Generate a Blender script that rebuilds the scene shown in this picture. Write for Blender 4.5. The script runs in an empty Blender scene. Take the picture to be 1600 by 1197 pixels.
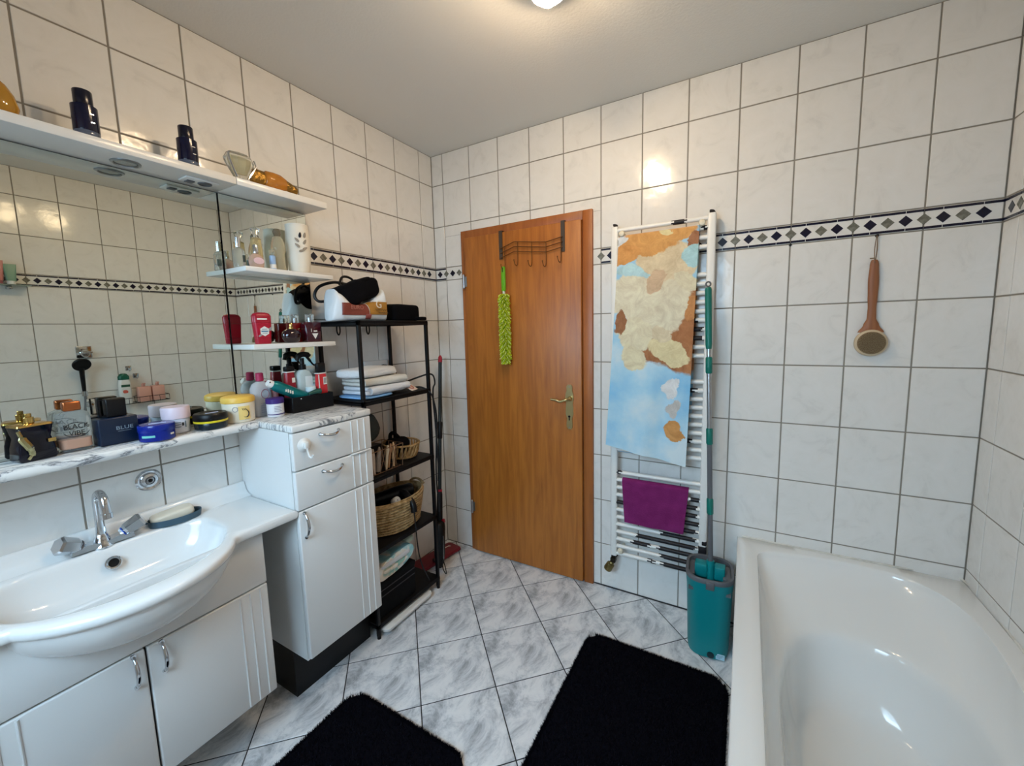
import bpy, bmesh, math, random
from mathutils import Vector, Matrix, noise
import numpy as np

SC = bpy.context.scene
COL = SC.collection
PI = math.pi
random.seed(7)

# ------------------------------------------------------------------ camera
YAW, PITCH, ROLL = 0.5266, 1.4571, -0.0261
CAMLOC = (1.7374, -2.0907, 1.4318)
FPX, CX, CY = 636.75, 794.96, 588.05
cam = bpy.data.cameras.new('camera')
camo = bpy.data.objects.new('camera', cam)
COL.objects.link(camo)
camo.matrix_world = (Matrix.Translation(CAMLOC) @ Matrix.Rotation(YAW, 4, 'Z')
                     @ Matrix.Rotation(PITCH, 4, 'X') @ Matrix.Rotation(ROLL, 4, 'Z'))
cam.sensor_fit = 'HORIZONTAL'
cam.sensor_width = 36.0
cam.lens = FPX / 1600 * 36
cam.shift_x = (800 - CX) / 1600
cam.shift_y = (CY - 598.5) / 1600
cam.clip_start = 0.02
SC.camera = camo

# ------------------------------------------------------------------ world, window light, exposure
world = bpy.data.worlds.new('world')
SC.world = world
world.use_nodes = True
bg = world.node_tree.nodes['Background']
bg.inputs[0].default_value = (0.62, 0.78, 1.0, 1)
bg.inputs[1].default_value = 0.6
ROOM_W, ROOM_H, ROOM_Y = 2.483, 2.514, -2.78
WIN = (0.48, 1.54, 1.02, 2.16)          # x0,x1,z0,z1 of the window in the wall behind the camera
wl = bpy.data.lights.new('window_daylight', 'AREA')
wl.shape = 'RECTANGLE'
wl.size = WIN[1] - WIN[0] - 0.1
wl.size_y = WIN[3] - WIN[2] - 0.3
wl.energy = 35
wl.color = (0.52, 0.77, 1.0)
wlo = bpy.data.objects.new('window_daylight', wl)
COL.objects.link(wlo)
wlo.location = ((WIN[0] + WIN[1]) / 2, ROOM_Y + 0.02, (WIN[2] + WIN[3]) / 2 + 0.1)
wlo.rotation_euler = (PI / 2 - 0.62, 0, 0)     # skylight falls inwards and down into the room
wl.spread = math.radians(125)
BULB_STRENGTH = 540.0
BULB_COLOR = (1.0, 0.74, 0.47)
SC.view_settings.view_transform = 'Standard'
SC.view_settings.look = 'None'
SC.view_settings.exposure = -0.46
SC.view_settings.gamma = 1.0
SC.view_settings.use_curve_mapping = False

# ------------------------------------------------------------------ materials
def lin(c):
    return tuple((v / 255 / 12.92 if v / 255 <= 0.04045 else ((v / 255 + 0.055) / 1.055) ** 2.4) for v in c[:3]) + (1,)

_M = {}
def mat(name, rgb, rough=0.5, metal=0.0, trans=0.0, ior=1.45, spec=0.5, coat=0.0, emit=None, emit_s=0, bump=0, bscale=60, var=0, vscale=6, sheen=0, alpha=1):
    if name in _M: return _M[name]
    m = bpy.data.materials.new(name); m.use_nodes = True
    nt = m.node_tree; b = nt.nodes['Principled BSDF']
    b.inputs['Base Color'].default_value = lin(rgb)
    b.inputs['Roughness'].default_value = rough
    b.inputs['Metallic'].default_value = metal
    b.inputs['Transmission Weight'].default_value = trans
    b.inputs['IOR'].default_value = ior
    b.inputs['Specular IOR Level'].default_value = spec
    b.inputs['Coat Weight'].default_value = coat
    b.inputs['Sheen Weight'].default_value = sheen
    b.inputs['Alpha'].default_value = alpha
    if emit:
        b.inputs['Emission Color'].default_value = lin(emit); b.inputs['Emission Strength'].default_value = emit_s
    if bump or var:
        tc = nt.nodes.new('ShaderNodeTexCoord')
    if bump:
        n = nt.nodes.new('ShaderNodeTexNoise'); n.inputs['Scale'].default_value = bscale; n.inputs['Detail'].default_value = 4
        bp = nt.nodes.new('ShaderNodeBump'); bp.inputs['Strength'].default_value = bump; bp.inputs['Distance'].default_value = 0.01
        nt.links.new(tc.outputs['Object'], n.inputs['Vector']); nt.links.new(n.outputs['Fac'], bp.inputs['Height'])
        nt.links.new(bp.outputs['Normal'], b.inputs['Normal'])
    if var:
        n = nt.nodes.new('ShaderNodeTexNoise'); n.inputs['Scale'].default_value = vscale; n.inputs['Detail'].default_value = 5
        nt.links.new(tc.outputs['Object'], n.inputs['Vector'])
        r = nt.nodes.new('ShaderNodeValToRGB')
        a = lin(tuple(max(0, v - var) for v in rgb)); c = lin(tuple(min(255, v + var) for v in rgb))
        r.color_ramp.elements[0].position = 0.35; r.color_ramp.elements[1].position = 0.65
        r.color_ramp.elements[0].color = a; r.color_ramp.elements[1].color = c
        nt.links.new(n.outputs['Fac'], r.inputs['Fac']); nt.links.new(r.outputs['Color'], b.inputs['Base Color'])
    _M[name] = m
    return m

def N(nt, kind, **kw):
    n = nt.nodes.new(kind)
    for k, v in kw.items():
        if k in n.inputs: n.inputs[k].default_value = v
        else: setattr(n, k, v)
    return n

def ramp(nt, stops):
    r = nt.nodes.new('ShaderNodeValToRGB'); e = r.color_ramp.elements
    while len(e) < len(stops): e.new(0.5)
    for i, (p, c) in enumerate(stops):
        e[i].position = p; e[i].color = lin(c)
    return r

def mat_wall_tile():
    m = bpy.data.materials.new('glazed_wall_tile'); m.use_nodes = True; nt = m.node_tree; b = nt.nodes['Principled BSDF']
    tc = N(nt, 'ShaderNodeTexCoord'); oi = N(nt, 'ShaderNodeObjectInfo')
    add = N(nt, 'ShaderNodeVectorMath', operation='MULTIPLY_ADD')
    comb = N(nt, 'ShaderNodeCombineXYZ')
    nt.links.new(oi.outputs['Random'], comb.inputs[0]); nt.links.new(oi.outputs['Random'], comb.inputs[1]); nt.links.new(oi.outputs['Random'], comb.inputs[2])
    nt.links.new(comb.outputs[0], add.inputs[0]); add.inputs[1].default_value = (37, 19, 53)
    nt.links.new(tc.outputs['Object'], add.inputs[2])
    n = N(nt, 'ShaderNodeTexNoise', Scale=9.0, Detail=6.0, Roughness=0.62, Distortion=1.4)
    nt.links.new(add.outputs[0], n.inputs['Vector'])
    r = ramp(nt, [(0.30, (219, 217, 212)), (0.44, (227, 225, 220)), (0.7, (231, 229, 225))])
    nt.links.new(n.outputs['Fac'], r.inputs['Fac']); nt.links.new(r.outputs['Color'], b.inputs['Base Color'])
    n2 = N(nt, 'ShaderNodeTexNoise', Scale=11.0, Detail=3.0, Roughness=0.5)
    nt.links.new(add.outputs[0], n2.inputs['Vector'])
    bp = N(nt, 'ShaderNodeBump', Strength=0.16, Distance=0.012)
    nt.links.new(n2.outputs['Fac'], bp.inputs['Height']); nt.links.new(bp.outputs['Normal'], b.inputs['Normal'])
    b.inputs['Roughness'].default_value = 0.16
    return m

def mat_floor_tile():
    m = bpy.data.materials.new('marbled_floor_tile'); m.use_nodes = True; nt = m.node_tree; b = nt.nodes['Principled BSDF']
    tc = N(nt, 'ShaderNodeTexCoord')
    mp = N(nt, 'ShaderNodeMapping'); mp.inputs['Rotation'].default_value = (0, 0, 0.25); mp.inputs['Scale'].default_value = (1.0, 0.55, 1)
    nt.links.new(tc.outputs['Object'], mp.inputs['Vector'])
    n = N(nt, 'ShaderNodeTexNoise', Scale=11.0, Detail=11.0, Roughness=0.72, Distortion=0.55)
    nt.links.new(mp.outputs[0], n.inputs['Vector'])
    r = ramp(nt, [(0.28, (116, 120, 126)), (0.38, (160, 163, 167)), (0.46, (200, 203, 206)), (0.54, (226, 227, 228)), (0.75, (240, 240, 239))])
    nt.links.new(n.outputs['Fac'], r.inputs['Fac'])
    nt.links.new(r.outputs['Color'], b.inputs['Base Color'])
    b.inputs['Roughness'].default_value = 0.28
    return m

def mat_marble():
    m = bpy.data.materials.new('white_marble_laminate'); m.use_nodes = True; nt = m.node_tree; b = nt.nodes['Principled BSDF']
    tc = N(nt, 'ShaderNodeTexCoord')
    mp = N(nt, 'ShaderNodeMapping'); mp.inputs['Scale'].default_value = (3.2, 0.75, 0.9); mp.inputs['Rotation'].default_value = (0.0, 0.1, 0.12)
    nt.links.new(tc.outputs['Object'], mp.inputs['Vector'])
    n = N(nt, 'ShaderNodeTexNoise', Scale=5.0, Detail=7.0, Roughness=0.64, Distortion=1.2)
    nt.links.new(mp.outputs[0], n.inputs['Vector'])
    r = ramp(nt, [(0.30, (120, 123, 128)), (0.36, (226, 224, 220)), (0.47, (228, 226, 222)), (0.495, (92, 96, 102)), (0.515, (200, 201, 202)), (0.56, (229, 228, 224)), (0.74, (226, 225, 221))])
    nt.links.new(n.outputs['Fac'], r.inputs['Fac']); nt.links.new(r.outputs['Color'], b.inputs['Base Color'])
    b.inputs['Roughness'].default_value = 0.3
    return m

def mat_wood(name, dark, light, rough=0.33, axis=2, scale=1.0):
    m = bpy.data.materials.new(name); m.use_nodes = True; nt = m.node_tree; b = nt.nodes['Principled BSDF']
    tc = N(nt, 'ShaderNodeTexCoord'); mp = N(nt, 'ShaderNodeMapping')
    s = [14 * scale, 14 * scale, 14 * scale]; s[axis] = 1.1 * scale
    mp.inputs['Scale'].default_value = s
    nt.links.new(tc.outputs['Object'], mp.inputs['Vector'])
    n = N(nt, 'ShaderNodeTexNoise', Scale=2.2, Detail=8.0, Roughness=0.6, Distortion=0.8)
    nt.links.new(mp.outputs[0], n.inputs['Vector'])
    r = ramp(nt, [(0.3, dark), (0.7, light)])
    nt.links.new(n.outputs['Fac'], r.inputs['Fac']); nt.links.new(r.outputs['Color'], b.inputs['Base Color'])
    b.inputs['Roughness'].default_value = rough
    return m

TILE = mat_wall_tile(); FTILE = mat_floor_tile(); MARBLE = mat_marble()
DOORWOOD = mat_wood('honey_oak_veneer', (146, 82, 24), (184, 112, 40), 0.42)
FRAMEWOOD = mat_wood('frame_oak_veneer', (140, 76, 26), (168, 98, 40), 0.42)
BRUSHWOOD = mat_wood('brush_beech', (128, 78, 48), (160, 104, 66), 0.5)
GROUT = mat('grey_grout', (138, 132, 122), 0.9)
FGROUT = mat('dark_floor_grout', (52, 52, 54), 0.9)
PAINT = mat('ceiling_paint', (232, 230, 224), 0.95, bump=0.1, bscale=120)
CERAMIC = mat('white_sanitary_ceramic', (232, 232, 230), 0.12, coat=0.4)
ACRYL = mat('white_bath_enamel', (230, 230, 227), 0.10, coat=0.3)
WHITE = mat('white_lacquer', (226, 226, 224), 0.32)
WHITEG = mat('white_gloss_board', (228, 227, 223), 0.22)
CHROME = mat('chrome', (205, 208, 212), 0.09, metal=1)
STEEL = mat('brushed_steel', (170, 172, 175), 0.28, metal=1)
BRASS = mat('aged_brass', (190, 172, 124), 0.3, metal=1)
COPPER = mat('copper_gold', (196, 118, 74), 0.22, metal=1)
GOLD = mat('polished_gold', (214, 180, 108), 0.18, metal=1)
BRONZE = mat('brown_bronze_wire', (112, 74, 42), 0.4, metal=0.8)
MIRROR = mat('silvered_mirror', (218, 222, 214), 0.006, metal=1)
BLACKM = mat('black_metal', (7, 7, 10), 0.5, spec=.3)
BLACKP = mat('black_plastic', (7, 7, 10), 0.42, spec=.35)
BLACKF = mat('black_fabric', (5, 5, 9), 0.95, spec=.15, bump=0.3, bscale=300)
RUBBER = mat('black_cable', (6, 6, 8), 0.6)
RUGM = mat('black_shag', (6, 6, 14), 1.0, spec=0.1)
NAVYD = mat('navy_glaze', (18, 18, 42), 0.2)
GREYD = mat('grey_stone_glaze', (108, 107, 96), 0.25, var=22, vscale=60)
BORDERW = mat('border_white_glaze', (214, 213, 207), 0.2)
TEAL = mat('teal_plastic', (0, 128, 132), 0.4)
TEALD = mat('teal_grip', (0, 106, 94), 0.4)
GREYP = mat('grey_plastic', (92, 94, 98), 0.45)
GLASS = mat('clear_glass', (250, 251, 250), 0.02, trans=.95, ior=1.3)
CLEARP = mat('clear_plastic', (238, 240, 242), 0.08, trans=0.9, ior=1.3)
WICKER = mat('woven_seagrass', (176, 146, 100), 0.8, bump=0.8, bscale=160, var=26, vscale=40)
TOWELW = mat('white_terry', (224, 226, 230), 0.95, bump=0.6, bscale=260)
REDP = mat('crimson_plastic', (158, 16, 42), 0.33)

# ------------------------------------------------------------------ mesh helpers
class MB:
    def __init__(s): s.V = []; s.F = []; s.I = []; s.mi = 0
    def raw(s, V, F, M=None):
        o = len(s.V)
        s.V += [tuple((M @ Vector(v)) if M else v) for v in V]
        s.F += [tuple(i + o for i in f) for f in F]; s.I += [s.mi] * len(F)
        return s
    def box(s, x0, x1, y0, y1, z0, z1, M=None):
        V = [(x0, y0, z0), (x1, y0, z0), (x1, y1, z0), (x0, y1, z0), (x0, y0, z1), (x1, y0, z1), (x1, y1, z1), (x0, y1, z1)]
        return s.raw(V, [(3, 2, 1, 0), (4, 5, 6, 7), (0, 1, 5, 4), (1, 2, 6, 5), (2, 3, 7, 6), (3, 0, 4, 7)], M)
    def rbox(s, x0, x1, y0, y1, z0, z1, r=0.004, seg=2, M=None):
        bm = bmesh.new(); bmesh.ops.create_cube(bm, size=1)
        for v in bm.verts:
            v.co = Vector(((x0 + x1) / 2 + v.co.x * (x1 - x0), (y0 + y1) / 2 + v.co.y * (y1 - y0), (z0 + z1) / 2 + v.co.z * (z1 - z0)))
        r = min(r, 0.49 * min(abs(x1 - x0), abs(y1 - y0), abs(z1 - z0)))
        bmesh.ops.bevel(bm, geom=list(bm.edges), offset=r, segments=seg, profile=0.5, affect='EDGES')
        bm.verts.index_update()
        V = [tuple(v.co) for v in bm.verts]; F = [tuple(v.index for v in f.verts) for f in bm.faces]; bm.free()
        return s.raw(V, F, M)
    def lathe(s, prof, c=(0, 0, 0), seg=24, sx=1, sy=1, M=None, close=True):
        V = []; F = []
        for r, z in prof:
            for i in range(seg):
                a = 2 * PI * i / seg
                V.append((c[0] + r * sx * math.cos(a), c[1] + r * sy * math.sin(a), c[2] + z))
        n = len(prof)
        for j in range(n - 1):
            for i in range(seg):
                F.append((j * seg + i, j * seg + (i + 1) % seg, (j + 1) * seg + (i + 1) % seg, (j + 1) * seg + i))
        if close:
            if prof[0][0] > 1e-6: F.append(tuple(reversed(range(seg))))
            if prof[-1][0] > 1e-6: F.append(tuple((n - 1) * seg + i for i in range(seg)))
        return s.raw(V, F, M)
    def tube(s, pts, r, seg=8, closed=False, M=None):
        P = [Vector(p) for p in pts]; n = len(P)
        rad = r if isinstance(r, (list, tuple)) else [r] * n
        V = []; F = []; up = None
        for i in range(n):
            if closed: t = (P[(i + 1) % n] - P[i - 1])
            else: t = P[min(i + 1, n - 1)] - P[max(i - 1, 0)]
            if t.length < 1e-9: t = Vector((0, 0, 1))
            t.normalize()
            if up is None:
                up = Vector((0, 0, 1)) if abs(t.z) < 0.9 else Vector((1, 0, 0))
            a = up - t * up.dot(t)
            if a.length < 1e-6: a = t.orthogonal()
            a.normalize(); up = a; b = t.cross(a)
            for k in range(seg):
                an = 2 * PI * k / seg
                V.append(tuple(P[i] + (a * math.cos(an) + b * math.sin(an)) * rad[i]))
        for i in range(n if closed else n - 1):
            j = (i + 1) % n
            for k in range(seg):
                F.append((i * seg + k, i * seg + (k + 1) % seg, j * seg + (k + 1) % seg, j * seg + k))
        if not closed:
            F.append(tuple(reversed(range(seg)))); F.append(tuple((n - 1) * seg + k for k in range(seg)))
        return s.raw(V, F, M)
    def cyl(s, p0, p1, r0, r1=None, seg=16, M=None):
        return s.tube([p0, p1], [r0, r0 if r1 is None else r1], seg, M=M)
    def prism(s, poly, axis, a0, a1, M=None):
        def p3(u, v, w): return {'x': (w, u, v), 'y': (u, w, v), 'z': (u, v, w)}[axis]
        n = len(poly)
        V = [p3(u, v, a0) for u, v in poly] + [p3(u, v, a1) for u, v in poly]
        F = [tuple(reversed(range(n))), tuple(range(n, 2 * n))] + [(i, (i + 1) % n, n + (i + 1) % n, n + i) for i in range(n)]
        return s.raw(V, F, M)
    def grid(s, fn, nu, nv, M=None, closeu=False):
        V = [fn(i / (nu if closeu else nu - 1), j / (nv - 1)) for j in range(nv) for i in range(nu)]
        F = []
        for j in range(nv - 1):
            for i in range(nu if closeu else nu - 1):
                F.append((j * nu + i, j * nu + (i + 1) % nu, (j + 1) * nu + (i + 1) % nu, (j + 1) * nu + i))
        return s.raw(V, F, M)
    def sheet(s, fn, nu, nv, th, M=None):
        """thin solid sheet: fn(u,v) -> (pos, normal)"""
        A = [fn(i / (nu - 1), j / (nv - 1)) for j in range(nv) for i in range(nu)]
        V = [tuple(Vector(p) + Vector(n) * th / 2) for p, n in A] + [tuple(Vector(p) - Vector(n) * th / 2) for p, n in A]
        o = nu * nv; F = []
        for j in range(nv - 1):
            for i in range(nu - 1):
                q = (j * nu + i, j * nu + i + 1, (j + 1) * nu + i + 1, (j + 1) * nu + i)
                F.append(q); F.append(tuple(o + k for k in reversed(q)))
        for i in range(nu - 1):
            F.append((i, o + i, o + i + 1, i + 1)); e = (nv - 1) * nu
            F.append((e + i + 1, o + e + i + 1, o + e + i, e + i))
        for j in range(nv - 1):
            a, b = j * nu, (j + 1) * nu
            F.append((b, o + b, o + a, a)); F.append((a + nu - 1, o + a + nu - 1, o + b + nu - 1, b + nu - 1))
        return s.raw(V, F, M)
    def super(s, c, size, e=0.35, seg=28, amp=0.0, freq=10, seed=0, M=None):
        """soft rounded box (superellipsoid) with gentle lumps"""
        def sg(v, p): return math.copysign(abs(v) ** p, v)
        def fn(u, v):
            a = 2 * PI * u; b = -PI / 2 + PI * v
            p = Vector((sg(math.cos(b), e) * sg(math.cos(a), e) * size[0] / 2, sg(math.cos(b), e) * sg(math.sin(a), e) * size[1] / 2, sg(math.sin(b), e) * size[2] / 2))
            if amp:
                q = noise.noise(p * freq + Vector((seed, seed * 2.3, seed * 0.7)))
                p += p.normalized() * amp * q if p.length > 1e-6 else Vector()
            return (c[0] + p.x, c[1] + p.y, c[2] + p.z)
        return s.grid(fn, seg, max(8, seg // 2), M, closeu=True)
    def mesh(s, name, off=(0, 0, 0), ang=38):
        me = bpy.data.meshes.new(name)
        me.from_pydata([(v[0] - off[0], v[1] - off[1], v[2] - off[2]) for v in s.V], [], s.F)
        me.update()
        return me

def root_of(o):
    while o.parent: o = o.parent
    return o

def finish(me, mats, idx, ang, smooth=True):
    for m in (mats if isinstance(mats, (list, tuple)) else [mats]): me.materials.append(m)
    if len(me.materials) > 1: me.polygons.foreach_set('material_index', idx)
    if smooth:
        me.polygons.foreach_set('use_smooth', [True] * len(me.polygons))
        me.set_sharp_from_angle(angle=math.radians(ang))

def fixn(me):
    bm = bmesh.new(); bm.from_mesh(me); bmesh.ops.recalc_face_normals(bm, faces=bm.faces); bm.to_mesh(me); bm.free()

WORLDROOT = set()
def part(name, mb, mats, parent, ang=38, smooth=True):
    """mesh child; things flagged as world-built get their mesh moved to the thing's origin"""
    r = root_of(parent)
    off = tuple(r.location) if r.name in WORLDROOT else (0, 0, 0)
    me = mb.mesh(name, off); fixn(me); finish(me, mats, mb.I, ang, smooth)
    o = bpy.data.objects.new(name, me); COL.objects.link(o); o.parent = parent
    return o

def tag(o, label=None, cat=None, group=None, kind=None):
    if label: o['label'] = label
    if cat: o['category'] = cat
    if group: o['group'] = group
    if kind: o['kind'] = kind
    return o

def thing(name, label, cat, loc=(0, 0, 0), rz=None, group=None, kind=None):
    """Empty at the thing's base; rz=None: parts are given in room coordinates, else in the thing's own"""
    o = bpy.data.objects.new(name, None); COL.objects.link(o); o.location = loc
    o.empty_display_size = 0.05
    if rz is None: WORLDROOT.add(o.name)
    else: o.rotation_euler = (0, 0, rz)
    return tag(o, label, cat, group, kind)

def solo(name, mb, mats, label, cat, loc=(0, 0, 0), group=None, kind=None, ang=38, smooth=True):
    """a thing that is one mesh, given in room coordinates, origin moved to loc"""
    me = mb.mesh(name, loc); fixn(me); finish(me, mats, mb.I, ang, smooth)
    o = bpy.data.objects.new(name, me); COL.objects.link(o); o.location = loc
    return tag(o, label, cat, group, kind)

def text(name, s, size, pos, parent, m, M=None, extr=0.0004, align='CENTER', sx=1.0):
    """flat lettering facing +X (right = +Y, up = +Z) at pos"""
    cu = bpy.data.curves.new(name, 'FONT'); cu.body = s; cu.size = size; cu.extrude = extr; cu.align_x = align; cu.align_y = 'CENTER'
    cu.resolution_u = 3
    t = bpy.data.objects.new(name, cu); COL.objects.link(t)
    bpy.context.view_layer.update()
    me = bpy.data.meshes.new_from_object(t.evaluated_get(bpy.context.evaluated_depsgraph_get()))
    bpy.data.objects.remove(t)
    R = Matrix(((0, 0, 1), (1, 0, 0), (0, 1, 0))).to_4x4()
    me.transform(Matrix.Diagonal((sx, 1, 1, 1)))
    r = root_of(parent); off = Vector(r.location) if r.name in WORLDROOT else Vector((0, 0, 0))
    me.transform(Matrix.Translation(Vector(pos) - off) @ (M if M else Matrix.Identity(4)) @ R)
    me.materials.clear(); me.materials.append(m)
    o = bpy.data.objects.new(name, me); COL.objects.link(o); o.parent = parent
    return o

def arc(c, r, a0, a1, n, plane='xz'):
    out = []
    for i in range(n + 1):
        a = a0 + (a1 - a0) * i / n; u = r * math.cos(a); v = r * math.sin(a)
        out.append({'xz': (c[0] + u, c[1], c[2] + v), 'xy': (c[0] + u, c[1] + v, c[2]), 'yz': (c[0], c[1] + u, c[2] + v)}[plane])
    return out

def bez(p, n=20):
    """Catmull-Rom through points"""
    P = [Vector(q) for q in p]; P = [P[0] * 2 - P[1]] + P + [P[-1] * 2 - P[-2]]; out = []
    segs = len(P) - 3; per = max(2, n // segs)
    for i in range(segs):
        a, b, c, d = P[i:i + 4]
        for k in range(per):
            t = k / per
            out.append(tuple(0.5 * ((2 * b) + (c - a) * t + (2 * a - 5 * b + 4 * c - d) * t * t + (3 * b - a - 3 * c + d) * t ** 3)))
    out.append(tuple(P[-2]))
    return out

# ------------------------------------------------------------------ room shell
ROWS = [0.0, 0.246, 0.497, 0.748, 0.999, 1.251, 1.502, 1.753, 1.832, 2.083, 2.334, ROOM_H]
BORDER_ROW = 7
JT = 0.0025     # half joint
DOOR_OPEN = (0.219, 1.045, 2.03)
_tile_cache = {}
def tile_mesh(w, h, rects, axis):
    """tile(s) of total size w x h centred on 0; axis: 'y-' faces -y, 'x+' faces +x, 'x-' faces -x, 'y+' faces +y"""
    key = (round(w, 4), round(h, 4), axis, tuple(tuple(round(q, 4) for q in r) for r in rects))
    if key in _tile_cache: return _tile_cache[key]
    mb = MB(); b = 0.0013
    for (u0, u1, v0, v1) in rects:
        V = []; F = []
        for d, i in ((-0.006, 0), (-0.0012, 0), (0, b)):
            for (u, v) in ((u0 + i, v0 + i), (u1 - i, v0 + i), (u1 - i, v1 - i), (u0 + i, v1 - i)):
                V.append({'y-': (u, -d, v), 'y+': (-u, d, v), 'x+': (d, u, v), 'x-': (-d, -u, v)}[axis])
        F = [(8, 9, 10, 11)] + [(k * 4 + i, k * 4 + (i + 1) % 4, k * 4 + 4 + (i + 1) % 4, k * 4 + 4 + i) for k in range(2) for i in range(4)]
        mb.raw(V, F)
    me = mb.mesh('wall_tile'); fixn_open(me, axis); finish(me, TILE, [0] * len(mb.F), 20, True)
    _tile_cache[key] = me
    return me

def fixn_open(me, axis):
    n = {'y-': (0, -1, 0), 'y+': (0, 1, 0), 'x+': (1, 0, 0), 'x-': (-1, 0, 0)}[axis]
    bm = bmesh.new(); bm.from_mesh(me); bmesh.ops.recalc_face_normals(bm, faces=bm.faces)
    big = max(bm.faces, key=lambda f: f.calc_area())
    if big.normal.dot(Vector(n)) < 0: bmesh.ops.reverse_faces(bm, faces=bm.faces)
    bm.to_mesh(me); bm.free()

def border_meshes(axis):
    def P(u, v, d): return {'y-': (u, -d, v), 'y+': (-u, d, v), 'x+': (d, u, v), 'x-': (-d, -u, v)}[axis]
    hh = 0.0395 - 0.0012
    dm = MB(); r = 0.0205
    dm.raw([P(-r, 0, -.001), P(0, -r, -.001), P(r, 0, -.001), P(0, r, -.001), P(-r + .001, 0, .0012), P(0, -r + .001, .0012), P(r - .001, 0, .0012), P(0, r - .001, .0012)],
           [(4, 5, 6, 7)] + [(i, (i + 1) % 4, 4 + (i + 1) % 4, 4 + i) for i in range(4)])
    out = {}
    for nm, m in (('navy', NAVYD), ('grey', GREYD)):
        me = dm.mesh('diamond_inlay'); fixn_open(me, axis); finish(me, m, [0] * len(dm.F), 30, False); out[nm] = me
    st = MB()
    for a, b in ((-0.0985, -0.051), (-0.049, 0.049), (0.051, 0.0985)):
        for v0, v1 in ((hh - 0.0115, hh - 0.003), (-hh + 0.003, -hh + 0.0115)):
            st.raw([P(a, v0, -.001), P(b, v0, -.001), P(b, v1, -.001), P(a, v1, -.001), P(a, v0, .001), P(b, v0, .001), P(b, v1, .001), P(a, v1, .001)],
                   [(4, 5, 6, 7), (0, 1, 5, 4), (1, 2, 6, 5), (2, 3, 7, 6), (3, 0, 4, 7)])
    me = st.mesh('navy_strip'); fixn(me); finish(me, NAVYD, [0] * len(st.F), 30, False); out['strip'] = me
    return out

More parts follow.
